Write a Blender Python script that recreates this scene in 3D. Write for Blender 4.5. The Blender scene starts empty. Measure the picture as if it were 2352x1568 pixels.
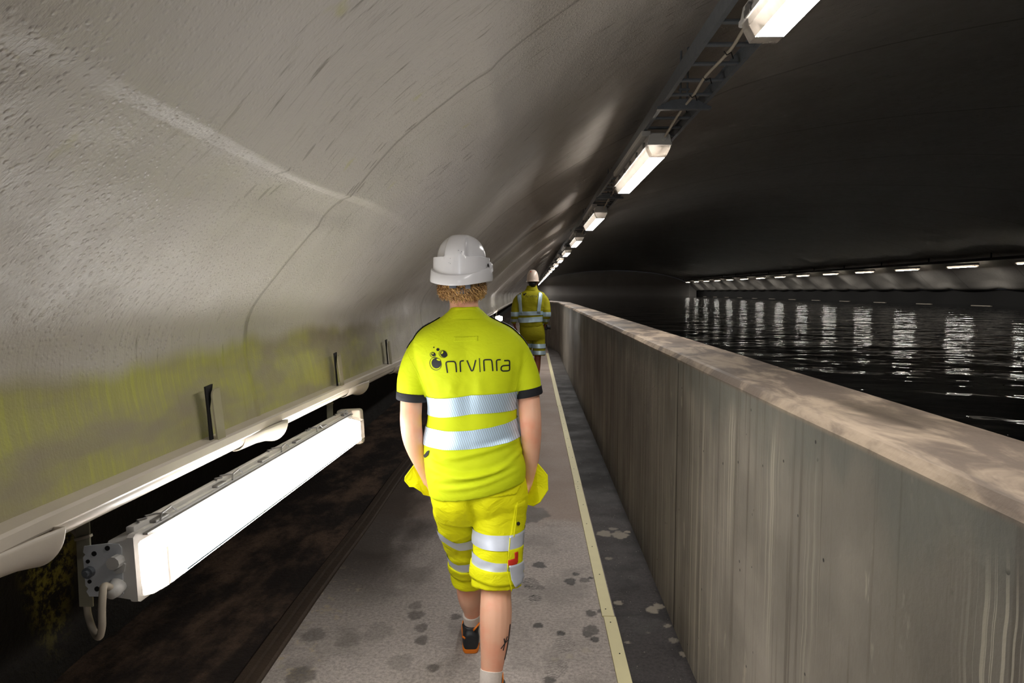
import bpy, bmesh, math, random
import numpy as np
from mathutils import Vector, Matrix, noise
from mathutils.bvhtree import BVHTree
random.seed(7)
R = math.radians
SC = bpy.context.scene
COL = SC.collection
CAMH = 1.6
F = 1568.0

# ------------------------------------------------------------------ camera
cam_d = bpy.data.cameras.new('camera')
cam = bpy.data.objects.new('camera', cam_d)
COL.objects.link(cam)
cam_d.sensor_width = 36.0
cam_d.lens = 24.0
cam_d.clip_start = 0.02
cam_d.clip_end = 400
cam.location = (0, 0, CAMH)
cam.rotation_euler = (R(90 - 4.23), 0, R(1.753))
SC.camera = cam
CM = cam.rotation_euler.to_matrix()

def P(px, py, d):
    """the world point seen at a photo pixel, d metres down the tunnel"""
    v = CM @ Vector(((px - 1176) / F, -(py - 784) / F, -1.0))
    return Vector((0, 0, CAMH)) + v * (d / v.y)

def PZ(px, py, z):
    v = CM @ Vector(((px - 1176) / F, -(py - 784) / F, -1.0))
    return Vector((0, 0, CAMH)) + v * ((z - CAMH) / v.z)

# ------------------------------------------------------------------ objects
def wloc(o):
    v = Vector((0, 0, 0))
    while o is not None:
        v += o.location
        o = o.parent
    return v

def tag(o, label=None, cat=None, group=None, kind=None):
    if label: o['label'] = label
    if cat: o['category'] = cat
    if group: o['group'] = group
    if kind: o['kind'] = kind
    return o

def empty(name, loc, label=None, cat=None, group=None):
    o = bpy.data.objects.new(name, None)
    o.empty_display_size = 0.1
    COL.objects.link(o)
    o.location = loc
    return tag(o, label, cat, group)

def link_mesh(name, me, mat, parent=None, smooth=True):
    o = bpy.data.objects.new(name, me)
    COL.objects.link(o)
    if parent is not None:
        o.parent = parent
        off = wloc(parent)
        me.transform(Matrix.Translation(-off))
    if mat is not None:
        for m in (mat if isinstance(mat, (list, tuple)) else [mat]):
            me.materials.append(m)
    if smooth:
        me.polygons.foreach_set('use_smooth', [True] * len(me.polygons))
    me.update()
    return o

def obj(name, bm, mat, parent=None, smooth=False, angle=None):
    bmesh.ops.recalc_face_normals(bm, faces=bm.faces)
    me = bpy.data.meshes.new(name)
    bm.to_mesh(me)
    bm.free()
    o = link_mesh(name, me, mat, parent, smooth)
    if smooth and angle:
        try:
            me.set_sharp_from_angle(angle=R(angle))
        except Exception:
            pass
    return o

def B():
    return bmesh.new()

def add_box(bm, c, s, rot=None, bevel=0.0):
    r = bmesh.ops.create_cube(bm, size=1.0)
    vs = r['verts']
    for v in vs:
        v.co = Vector((v.co.x * s[0], v.co.y * s[1], v.co.z * s[2]))
    if bevel > 0:
        es = list({e for v in vs for e in v.link_edges})
        rr = bmesh.ops.bevel(bm, geom=es, offset=bevel, segments=2, affect='EDGES', profile=0.5)
        vs = list(set(rr['verts']) | {v for v in vs if v.is_valid})
    M = (rot.to_4x4() if rot is not None else Matrix.Identity(4))
    M = Matrix.Translation(Vector(c)) @ M
    for v in vs:
        v.co = M @ v.co
    return vs

def loft(bm, rings, cap=True, closed=True):
    vr = [[bm.verts.new(p) for p in r] for r in rings]
    n = len(vr[0])
    for a, b in zip(vr[:-1], vr[1:]):
        for i in range(n if closed else n - 1):
            j = (i + 1) % n
            try:
                bm.faces.new((a[i], a[j], b[j], b[i]))
            except ValueError:
                pass
    if cap:
        for r, rev in ((vr[0], True), (vr[-1], False)):
            c = Vector((0, 0, 0))
            for v in r: c += v.co
            cv = bm.verts.new(c / n)
            for i in range(n):
                j = (i + 1) % n
                try:
                    bm.faces.new((r[j], r[i], cv) if rev else (r[i], r[j], cv))
                except ValueError:
                    pass
    return vr

def cr(xs, ys, x):
    """monotone-ish cubic interpolation through samples"""
    xs = np.asarray(xs, float); ys = np.asarray(ys, float)
    m = np.gradient(ys, xs)
    x = np.clip(x, xs.min(), xs.max())
    i = np.clip(np.searchsorted(xs, x) - 1, 0, len(xs) - 2)
    h = xs[i + 1] - xs[i]
    t = (x - xs[i]) / h
    return ((2*t**3 - 3*t**2 + 1) * ys[i] + (t**3 - 2*t**2 + t) * h * m[i]
            + (-2*t**3 + 3*t**2) * ys[i + 1] + (t**3 - t**2) * h * m[i + 1])

def resample(pts, rad, n):
    k = np.arange(len(pts))
    t = np.linspace(0, len(pts) - 1, n)
    pa = np.array([list(p) for p in pts], float)
    out = np.stack([cr(k, pa[:, a], t) for a in range(3)], 1)
    rr = cr(k, np.array(rad, float), t)
    return [Vector(p) for p in out], rr

def tube_rings(pts, rad, n=16, flat=1.0, up=None):
    """rings along a polyline; flat scales the ring along 'up'"""
    rings = []
    prev = None
    for i, p in enumerate(pts):
        a = pts[max(0, i - 1)]; b = pts[min(len(pts) - 1, i + 1)]
        t = (b - a).normalized()
        if up is not None:
            u = (Vector(up) - t * t.dot(Vector(up))).normalized()
        elif prev is None:
            u = t.orthogonal().normalized()
        else:
            u = (prev - t * t.dot(prev))
            u = u.normalized() if u.length > 1e-8 else t.orthogonal().normalized()
        prev = u
        w = t.cross(u)
        r = rad[i] if hasattr(rad, '__len__') else rad
        rings.append([p + (u * math.cos(q) * flat + w * math.sin(q)) * float(r)
                      for q in [2 * math.pi * k / n for k in range(n)]])
    return rings

def tube(bm, pts, rad, n=12, steps=None, flat=1.0, up=None, cap=True):
    pts = [Vector(p) for p in pts]
    if not hasattr(rad, '__len__'): rad = [rad] * len(pts)
    if steps:
        pts, rad = resample(pts, rad, steps)
    return loft(bm, tube_rings(pts, rad, n, flat, up), cap)

def ball(bm, c, r, seg=16, rot=None):
    res = bmesh.ops.create_uvsphere(bm, u_segments=seg, v_segments=max(6, seg // 2 + 2), radius=1.0)
    rr = Vector((r, r, r)) if not hasattr(r, '__len__') else Vector(r)
    for v in res['verts']:
        p = Vector((v.co.x * rr.x, v.co.y * rr.y, v.co.z * rr.z))
        if rot is not None: p = rot @ p
        v.co = p + Vector(c)
    return res['verts']

def sweep(bm, prof, path, cap=True):
    """sweep an XZ profile (offsets) along a mostly-Y path of points"""
    rings = [[Vector((p[0] + q[0], p[1], p[2] + q[1])) for q in prof] for p in path]
    return loft(bm, rings, cap)

def mod_remesh(o, voxel, smooth_it=4, fac=0.5):
    m = o.modifiers.new('remesh', 'REMESH')
    m.mode = 'VOXEL'; m.voxel_size = voxel; m.use_smooth_shade = True
    if smooth_it:
        s = o.modifiers.new('smooth', 'SMOOTH'); s.iterations = smooth_it; s.factor = fac
    return o

def mod_solid(o, t, offset=0.0):
    m = o.modifiers.new('solid', 'SOLIDIFY'); m.thickness = t; m.offset = offset
    return o

def copy_tree(o, parent=None):
    c = o.copy()
    COL.objects.link(c)
    if parent is not None: c.parent = parent
    for ch in [x for x in ALLKIDS(o)]:
        copy_tree(ch, c)
    return c

def ALLKIDS(o):
    return list(o.children)

# ------------------------------------------------------------------ materials
def s2l(c):
    return tuple(((x / 255) / 12.92 if x / 255 <= 0.04045 else (((x / 255) + 0.055) / 1.055) ** 2.4) for x in c)

class NT:
    def __init__(s, name):
        s.m = bpy.data.materials.new(name)
        s.m.use_nodes = True
        s.t = s.m.node_tree
        s.b = s.t.nodes['Principled BSDF']
        s.out = s.t.nodes['Material Output']
    def n(s, typ, **kw):
        x = s.t.nodes.new(typ)
        for k, v in kw.items():
            if k.startswith('i_'):
                x.inputs[k[2:].replace('_', ' ')].default_value = v
            else:
                setattr(x, k, v)
        return x
    def l(s, a, b):
        s.t.links.new(a, b)
    def val(s, sock, v):
        if hasattr(v, 'is_output'):
            s.l(v, sock)
        else:
            sock.default_value = v
    def math(s, op, a, b=0.0, c=0.0, clamp=False):
        x = s.n('ShaderNodeMath', operation=op); x.use_clamp = clamp
        s.val(x.inputs[0], a); s.val(x.inputs[1], b); s.val(x.inputs[2], c)
        return x.outputs[0]
    def ramp(s, fac, lo, hi, a=0.0, b=1.0):
        x = s.n('ShaderNodeMapRange'); x.interpolation_type = 'SMOOTHSTEP'
        s.val(x.inputs['Value'], fac)
        x.inputs['From Min'].default_value = lo; x.inputs['From Max'].default_value = hi
        x.inputs['To Min'].default_value = a; x.inputs['To Max'].default_value = b
        return x.outputs[0]
    def mix(s, fac, a, b):
        x = s.n('ShaderNodeMix', data_type='RGBA')
        s.val(x.inputs[0], fac)
        for k, v in ((6, a), (7, b)):
            if hasattr(v, 'is_output'): s.l(v, x.inputs[k])
            else: x.inputs[k].default_value = (*v[:3], 1)
        return x.outputs[2]
    def geo(s):
        return s.n('ShaderNodeNewGeometry').outputs['Position']
    def objc(s):
        return s.n('ShaderNodeTexCoord').outputs['Object']
    def uv(s):
        return s.n('ShaderNodeUVMap', uv_map='UVMap').outputs[0]
    def attr(s, name):
        return s.n('ShaderNodeAttribute', attribute_name=name).outputs['Fac']
    def scaled(s, vec, sc, loc=(0, 0, 0)):
        x = s.n('ShaderNodeMapping'); s.l(vec, x.inputs[0])
        x.inputs['Scale'].default_value = sc; x.inputs['Location'].default_value = loc
        return x.outputs[0]
    def noise(s, vec, scale, detail=3.0, rough=0.55, dist=0.0):
        x = s.n('ShaderNodeTexNoise')
        if vec is not None: s.l(vec, x.inputs['Vector'])
        x.inputs['Scale'].default_value = scale; x.inputs['Detail'].default_value = detail
        x.inputs['Roughness'].default_value = rough; x.inputs['Distortion'].default_value = dist
        return x.outputs['Fac']
    def voro(s, vec, scale, feature='F1', rand=1.0):
        x = s.n('ShaderNodeTexVoronoi', feature=feature)
        if vec is not None: s.l(vec, x.inputs['Vector'])
        x.inputs['Scale'].default_value = scale; x.inputs['Randomness'].default_value = rand
        return x
    def sep(s, vec):
        x = s.n('ShaderNodeSeparateXYZ'); s.l(vec, x.inputs[0]); return x.outputs
    def bump(s, h, strength, dist, prev=None):
        x = s.n('ShaderNodeBump'); s.l(h, x.inputs['Height'])
        x.inputs['Strength'].default_value = strength; x.inputs['Distance'].default_value = dist
        if prev is not None: s.l(prev, x.inputs['Normal'])
        return x.outputs[0]
    def setp(s, **kw):
        names = dict(col='Base Color', rough='Roughness', metal='Metallic', spec='Specular IOR Level',
                     normal='Normal', coat='Coat Weight', coatr='Coat Roughness', sheen='Sheen Weight',
                     trans='Transmission Weight', ior='IOR', sss='Subsurface Weight', alpha='Alpha')
        for k, v in kw.items():
            sk = s.b.inputs[names[k]]
            if hasattr(v, 'is_output'): s.l(v, sk)
            elif k == 'col': sk.default_value = (*v[:3], 1)
            else: sk.default_value = v
        return s

def simple(name, rgb, rough=0.5, metal=0.0, var=0.06, vs=40.0, bump=0.0, bs=200.0, bd=0.002, spec=0.5, lin=False, **kw):
    """a plain material with slight procedural variation"""
    t = NT(name)
    c = rgb if lin else s2l(rgb)
    pos = t.objc()
    nz = t.noise(pos, vs, 3)
    a = tuple(max(0, x * (1 - var)) for x in c); b = tuple(min(1, x * (1 + var)) for x in c)
    t.setp(col=t.mix(nz, a, b), rough=rough, metal=metal, spec=spec, **kw)
    if bump:
        t.setp(normal=t.bump(t.noise(pos, bs, 2), bump, bd))
    return t.m

def emit(name, rgb, strength):
    t = NT(name)
    t.setp(col=(0.8, 0.8, 0.8), rough=0.4)
    t.b.inputs['Emission Color'].default_value = (*rgb, 1)
    t.b.inputs['Emission Strength'].default_value = strength
    return t.m
# ================================================================== setting materials
def mat_membrane():
    t = NT('membrane')
    uv = t.uv(); s = t.sep(uv); u, v = s[0], s[1]
    pos = t.geo(); z = t.sep(pos)[2]
    big = t.noise(pos, 1.1, 3)
    base = t.mix(big, s2l((186, 180, 172)), s2l((206, 200, 194)))
    # damp streaks that follow the fall of the sheet
    st = t.noise(t.scaled(uv, (9.0, 70.0, 1)), 1.0, 3, 0.6)
    mask = t.noise(t.scaled(uv, (1.2, 2.0, 1)), 1.0, 2)
    f = t.math('MULTIPLY', t.ramp(st, 0.56, 0.74), t.ramp(mask, 0.42, 0.62))
    base = t.mix(t.math('MULTIPLY', f, 0.75), base, s2l((118, 110, 98)))
    st2 = t.noise(t.scaled(uv, (6.0, 190.0, 1)), 1.0, 3, 0.7)
    base = t.mix(t.ramp(st2, 0.5, 0.8, 0.0, 0.32), base, s2l((126, 116, 104)))
    # short dark drops
    vo = t.voro(t.scaled(uv, (9.0, 30.0, 1)), 1.0)
    sp = t.math('MULTIPLY', t.ramp(vo.outputs['Distance'], 0.16, 0.24, 1.0, 0.0), t.ramp(t.noise(t.scaled(uv, (1.6, 1.6, 1)), 1.0, 2), 0.5, 0.65))
    base = t.mix(t.math('MULTIPLY', sp, 0.6), base, s2l((110, 102, 92)))
    # welded lap at each sheet joint
    fr = t.math('PINGPONG', t.math('ADD', v, -1.94 + 31.0), 1.55)
    lap = t.ramp(fr, 0.010, 0.022, 1.0, 0.0)
    base = t.mix(t.math('MULTIPLY', lap, 0.5), base, s2l((105, 96, 86)))
    # algae on the hanging skirt
    zn = t.math('ADD', z, t.math('MULTIPLY', t.noise(t.scaled(uv, (1.0, 2.2, 1)), 1.0, 3), 0.16))
    sk = t.math('MULTIPLY', t.ramp(zn, 1.505, 1.56, 1.0, 0.0), t.ramp(t.sep(pos)[0], -0.6, -0.4, 1.0, 0.0))
    sk = t.math('MULTIPLY', sk, t.ramp(t.sep(pos)[1], 2.9, 4.2, 1.0, 0.18))
    grain = t.noise(t.scaled(uv, (2.5, 95.0, 1)), 1.0, 3)
    patch = t.noise(t.scaled(uv, (7.0, 2.3, 1)), 1.0, 3)
    g1 = t.mix(t.ramp(patch, 0.35, 0.65), s2l((150, 140, 112)), s2l((170, 168, 84)))
    g2 = t.mix(t.math('MULTIPLY', t.ramp(grain, 0.45, 0.7), t.ramp(patch, 0.45, 0.62)), g1, s2l((182, 184, 72)))
    base = t.mix(t.math('MULTIPLY', sk, 0.85), base, g2)
    spots = t.math('MULTIPLY', t.ramp(t.noise(t.scaled(uv, (4, 5, 1), (3, 1, 0)), 1.0, 3), 0.68, 0.74), t.ramp(t.sep(pos)[1], 2.2, 2.8, 1.0, 0.0))
    base = t.mix(t.math('MULTIPLY', spots, 0.5), base, s2l((180, 178, 96)))
    dv = t.voro(pos, 85.0)
    dm = t.ramp(t.noise(pos, 3.0, 2), 0.2, 0.55)
    drops = t.math('MULTIPLY', t.math('MULTIPLY', t.ramp(dv.outputs['Distance'], 0.1, 0.42, 1.0, 0.0), dm), t.math('SUBTRACT', 1.0, sk, clamp=True))
    fine = t.noise(pos, 170.0, 2)
    hgt = t.math('ADD', t.math('MULTIPLY', drops, 0.5), t.math('MULTIPLY', fine, 0.45))
    hgt = t.math('ADD', hgt, t.math('MULTIPLY', st2, 0.3))
    n1 = t.bump(t.noise(pos, 5.0, 2), 0.35, 0.03)
    n2 = t.bump(hgt, 0.5, 0.005, n1)
    t.setp(col=base, rough=t.ramp(t.noise(pos, 7.0, 3), 0.3, 0.7, 0.38, 0.56), normal=n2, spec=0.45)
    return t.m

def mat_parapet():
    t = NT('parapet_concrete')
    pos = t.geo(); x, y, z = t.sep(pos)
    big = t.noise(pos, 1.6, 4, 0.6)
    c = t.mix(t.ramp(big, 0.3, 0.7), s2l((132, 125, 116)), s2l((166, 158, 147)))
    pan = t.noise(t.scaled(pos, (0.0, 0.9, 0.35)), 1.0, 2)
    c = t.mix(t.ramp(pan, 0.5, 0.62, 0.0, 0.5), c, s2l((122, 116, 106)))
    # greenish damp beneath the coping
    gz = t.math('ADD', z, t.math('MULTIPLY', t.noise(t.scaled(pos, (1, 5, 2)), 1.0, 4), 0.5))
    c = t.mix(t.math('MULTIPLY', t.ramp(gz, 1.34, 1.5), t.ramp(z, 1.27, 1.285, 0.6, 0.0)), c, s2l((112, 114, 108)))
    # run-down streaks
    st = t.noise(t.scaled(pos, (1, 26.0, 0.6)), 1.0, 4, 0.65)
    c = t.mix(t.math('MULTIPLY', t.ramp(st, 0.52, 0.68), 0.65), c, s2l((100, 92, 82)))
    far = t.ramp(y, 2.0, 5.0)
    st3 = t.noise(t.scaled(pos, (1, 60.0, 0.8), (0, 3, 0)), 1.0, 3, 0.6)
    c = t.mix(t.math('MULTIPLY', t.math('MULTIPLY', t.ramp(st3, 0.5, 0.62), far), 0.55), c, s2l((98, 88, 78)))
    # lime runs, thin and pale
    wob = t.math('MULTIPLY', t.noise(t.scaled(pos, (1, 1, 5)), 1.0, 2), 0.03)
    yy = t.math('ADD', y, wob)
    cmb = t.n('ShaderNodeCombineXYZ'); t.l(yy, cmb.inputs[1])
    ln = t.noise(t.scaled(cmb.outputs[0], (1, 48.0, 1)), 1.0, 1, 0.5)
    thin = t.ramp(t.math('ABSOLUTE', t.math('ADD', ln, -0.5)), 0.006, 0.022, 1.0, 0.0)
    lm = t.math('MULTIPLY', t.ramp(t.noise(t.scaled(pos, (1, 3.2, 0.5), (0, 5, 0)), 1.0, 2), 0.46, 0.6), t.ramp(z, 1.12, 1.25, 1.0, 0.0))
    c = t.mix(t.math('MULTIPLY', t.math('MULTIPLY', thin, lm), 0.75), c, s2l((206, 198, 180)))
    bl = t.noise(t.scaled(pos, (1, 9.0, 2.4), (0, 1.7, 0)), 1.0, 5, 0.7)
    c = t.mix(t.ramp(bl, 0.63, 0.70, 0.0, 0.7), c, s2l((186, 176, 160)))
    # blow holes
    vo = t.voro(pos, 17.0)
    c = t.mix(t.math('MULTIPLY', t.ramp(vo.outputs['Distance'], 0.07, 0.10, 1.0, 0.0), t.ramp(t.noise(pos, 11.0, 1), 0.5, 0.6)), c, s2l((62, 60, 58)))
    # panel joints
    jt = t.math('PINGPONG', t.math('ADD', y, -3.17 + 27.0), 1.35)
    j = t.math('MULTIPLY', t.ramp(jt, 0.004, 0.009, 1.0, 0.0), t.ramp(z, 1.26, 1.27, 1.0, 0.0))
    c = t.mix(j, c, s2l((58, 52, 46)))
    # wet, mottled coping
    top = t.math('MULTIPLY', t.ramp(z, 1.268, 1.285), 1.0)
    mo = t.noise(t.scaled(pos, (7, 2.6, 1)), 1.0, 5, 0.65, 0.6)
    ct = t.mix(t.ramp(mo, 0.42, 0.62), s2l((112, 99, 88)), s2l((172, 154, 134)))
    wet = t.noise(t.scaled(pos, (3.5, 1.1, 1), (4, 2, 0)), 1.0, 4, 0.6)
    ct = t.mix(t.ramp(wet, 0.56, 0.72, 0.0, 0.75), ct, s2l((74, 65, 56)))
    c = t.mix(top, c, ct)
    h = t.math('ADD', t.noise(pos, 45.0, 4), t.math('MULTIPLY', j, -2.0))
    h = t.math('ADD', h, t.math('MULTIPLY', st, 0.5))
    t.setp(col=c, rough=t.ramp(wet, 0.4, 0.7, 0.72, 0.45), normal=t.bump(h, 0.35, 0.006), spec=0.4)
    return t.m

def mat_floor():
    t = NT('walkway_concrete')
    pos = t.geo(); x, y, z = t.sep(pos)
    stain = t.attr('stain'); pale = t.attr('pale')
    big = t.noise(pos, 2.2, 4, 0.6)
    fine = t.ramp(t.noise(pos, 60.0, 5, 0.8), 0.22, 0.78)
    grey = t.mix(fine, s2l((136, 127, 122)), s2l((206, 196, 189)))
    grey = t.mix(t.ramp(big, 0.48, 0.66, 0.0, 0.5), grey, s2l((116, 109, 104)))
    pink = t.mix(fine, s2l((150, 134, 124)), s2l((172, 156, 145)))
    yj = t.math('ADD', y, t.math('MULTIPLY', t.noise(pos, 5.0, 3), 0.5))
    isfar = t.ramp(yj, 4.75, 5.05)
    c = t.mix(isfar, grey, pink)
    # tarred margin beside the parapet
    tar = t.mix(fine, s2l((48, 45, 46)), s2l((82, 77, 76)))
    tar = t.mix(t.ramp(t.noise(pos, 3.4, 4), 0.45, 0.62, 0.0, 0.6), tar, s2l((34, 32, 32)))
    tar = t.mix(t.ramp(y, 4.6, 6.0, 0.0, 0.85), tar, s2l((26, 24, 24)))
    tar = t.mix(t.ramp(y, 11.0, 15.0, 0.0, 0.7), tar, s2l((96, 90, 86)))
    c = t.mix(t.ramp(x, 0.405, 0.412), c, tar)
    # painted shade past the side light, and pale flecks along the kerb
    gx = t.math('ADD', x, t.math('MULTIPLY', t.noise(t.scaled(pos, (3, 1.2, 1)), 1.0, 4), 0.9))
    kerb_shade = t.math('MULTIPLY', t.ramp(gx, -0.10, -0.5), t.ramp(y, 3.1, 3.9))
    c = t.mix(t.math('MULTIPLY', kerb_shade, 0.85), c, s2l((62, 53, 47)))
    edge = t.math('MULTIPLY', t.ramp(gx, -0.42, -0.62), t.ramp(t.noise(pos, 9.0, 5, 0.7), 0.55, 0.62))
    c = t.mix(t.math('MULTIPLY', edge, t.ramp(y, 3.4, 4.0, 0.75, 0.0)), c, s2l((190, 174, 146)))
    c = t.mix(t.math('MULTIPLY', pale, 0.7), c, s2l((176, 166, 150)))
    c = t.mix(t.math('MULTIPLY', stain, 0.85), c, s2l((40, 35, 32)))
    grit = t.voro(pos, 60.0)
    gr = t.math('MULTIPLY', t.ramp(grit.outputs['Distance'], 0.10, 0.16, 1.0, 0.0), t.ramp(t.noise(pos, 13.0, 2), 0.54, 0.62))
    c = t.mix(t.math('MULTIPLY', gr, 0.5), c, s2l((214, 204, 188)))
    jl = t.ramp(t.math('ABSOLUTE', t.math('ADD', y, -13.8)), 0.01, 0.03, 1.0, 0.0)
    c = t.mix(jl, c, s2l((60, 54, 50)))
    rough = t.math('SUBTRACT', t.ramp(big, 0.3, 0.7, 0.72, 0.5), t.math('MULTIPLY', stain, 0.3))
    t.setp(col=c, rough=rough, normal=t.bump(t.math('ADD', fine, t.math('MULTIPLY', big, 1.0)), 0.3, 0.004), spec=0.2)
    return t.m

def mat_void_floor():
    t = NT('void_floor_dirt')
    pos = t.geo()
    a = t.noise(t.scaled(pos, (3.0, 1.5, 1)), 1.0, 6, 0.7)
    b = t.noise(pos, 40.0, 4, 0.7)
    c = t.mix(t.ramp(a, 0.42, 0.68), s2l((44, 36, 32)), s2l((112, 90, 74)))
    c = t.mix(t.ramp(b, 0.5, 0.7, 0.0, 0.5), c, s2l((40, 33, 30)))
    t.setp(col=c, rough=0.7, normal=t.bump(t.math('ADD', a, b), 0.5, 0.01), spec=0.3)
    return t.m

def mat_rock():
    t = NT('dark_rock')
    pos = t.geo()
    a = t.noise(pos, 2.5, 6, 0.7)
    b = t.noise(pos, 30.0, 5, 0.7)
    c = t.mix(a, s2l((30, 28, 27)), s2l((58, 54, 50)))
    v = t.n('ShaderNodeVectorMath', operation='DISTANCE'); t.l(t.scaled(pos, (1, 1.7, 0.55)), v.inputs[0]); v.inputs[1].default_value = (-2.0, 2.72 * 1.7, 0.66 * 0.55)
    moss = t.math('MULTIPLY', t.ramp(v.outputs['Value'], 0.12, 0.36, 1.0, 0.0), t.ramp(t.noise(pos, 17.0, 5, 0.75), 0.44, 0.6))
    c = t.mix(moss, c, s2l((170, 158, 74)))
    t.setp(col=c, rough=0.75, normal=t.bump(t.math('ADD', a, t.math('MULTIPLY', b, 0.4)), 0.8, 0.03), spec=0.3)
    return t.m

def mat_water():
    t = NT('dark_water')
    pos = t.geo()
    a = t.noise(t.scaled(pos, (1.3, 1.6, 1)), 1.0, 2, 0.5)
    b = t.noise(t.scaled(pos, (5.0, 6.5, 1), (2, 3, 0)), 1.0, 2, 0.5)
    h = t.math('ADD', a, t.math('MULTIPLY', b, 0.22))
    t.setp(col=(0.0012, 0.0014, 0.0015), rough=0.02, ior=1.33, spec=0.5, normal=t.bump(h, 0.28, 0.10))
    return t.m

M = {}
M['membrane'] = mat_membrane()
M['parapet'] = mat_parapet()
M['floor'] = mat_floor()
M['void'] = mat_void_floor()
M['rock'] = mat_rock()
M['water'] = mat_water()
M['kerb'] = simple('rusty_kerb', (64, 50, 38), 0.7, var=0.35, vs=18, bump=0.5, bs=60, bd=0.006)
M['gutter'] = simple('white_gutter', (206, 196, 182), 0.36, var=0.14, vs=7, bump=0.15, bs=60, bd=0.002)
M['strapm'] = simple('dull_strap', (150, 146, 126), 0.55, var=0.2, vs=14)
M['tab'] = simple('pale_bracket', (160, 152, 128), 0.5, var=0.14, vs=20)
M['galv'] = simple('galvanised_steel', (112, 116, 121), 0.5, metal=0.35, var=0.28, vs=30, bump=0.4, bs=140, bd=0.002)
M['housing'] = simple('grey_housing', (196, 194, 190), 0.4, var=0.05, vs=10)
M['endcap'] = simple('beige_end_cap', (216, 208, 194), 0.35, var=0.04)
M['clip'] = simple('steel_clip', (120, 118, 116), 0.42, metal=0.5, var=0.1)
M['seamgrey'] = simple('blue_grey_seam', (128, 150, 166), .4)
M['plate'] = simple('white_plate', (205, 208, 212), 0.4, var=0.05)
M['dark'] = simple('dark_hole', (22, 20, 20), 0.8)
M['cable'] = simple('grey_cable', (176, 166, 150), 0.5, var=0.15, vs=25)
M['tie'] = simple('black_tie', (16, 15, 15), 0.5)
M['strip'] = simple('yellow_strip', (226, 216, 166), 0.5, var=0.06, vs=12)
M['darksteel'] = simple('dark_steel', (36, 35, 34), 0.5, metal=0.3, var=0.2)
M['glintpale'] = simple('pale_glint', (170, 160, 148), 0.7, var=0.2, vs=9)  # pale colour standing in for light glinting on the water
E_CEIL = emit('ceiling_lamp_glow', (1.0, 0.965, 0.92), 50.0)
E_LEFT = emit('side_lamp_glow', (1.0, 0.98, 0.95), 20.5)
E_FAR = emit('far_lamp_glow', (1.0, 0.96, 0.88), 54.0)
t_ = NT('clear_cover'); t_.setp(col=s2l((214, 208, 200)), rough=0.15, trans=0.55, ior=1.3)
t_.setp(col=t_.mix(t_.noise(t_.objc(), 20.0, 3), s2l((150, 142, 134)), s2l((204, 198, 190)))); M['clear'] = t_.m

# ================================================================== vault
PR = [(-.793, -.40), (-.805, -.30), (-.822, -.19), (-.815, -.10), (-.71, .04), (-.5, .257), (-.3, .44), (-.116, .595), (.094, .755),
      (.35, .93), (.65, 1.10), (1.1, 1.31), (2.0, 1.60), (3.5, 1.90), (5.0, 2.07), (7.08, 2.16)]
PRF = PR + [(14.16 - x, z) for x, z in PR[-2::-1] if z > -0.12]
PRF[-1] = (14.16 + .835, .03)
pa = np.array(PRF)
sl = np.concatenate([[0], np.cumsum(np.hypot(np.diff(pa[:, 0]), np.diff(pa[:, 1])))])
SMAX = sl[-1]
s_a = np.concatenate([np.arange(0, 2.6, 0.025), np.arange(sl[5] - .03, sl[5] + .04, 0.005), np.arange(2.6, SMAX - 3, 0.22), np.linspace(SMAX - 3, SMAX, 34)])
s_a = np.unique(s_a.round(5))
px_ = np.array([cr(sl, pa[:, 0], s) for s in s_a]); pz_ = np.array([cr(sl, pa[:, 1], s) for s in s_a])
tx = np.gradient(px_, s_a); tz = np.gradient(pz_, s_a)
nrm = np.hypot(tx, tz); nx, nz_ = tz / nrm, -tx / nrm          # inward (right/down of the left side)
d_a = [np.arange(-3, 9, 0.05), np.arange(9, 24, 0.15), np.arange(24, 86, 0.5)]
seam = [1.94 + 3.1 * k for k in range(-1, 4)]
d_a = np.unique(np.concatenate(d_a + [np.array([q + e for q in seam for e in (-.02, -.012, -.006, 0, .006, .012, .02)])]).round(4))
PEND = lambda x: 86.0 - 23.0 * np.clip(x, 0, 14.2) / 14.2

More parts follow.
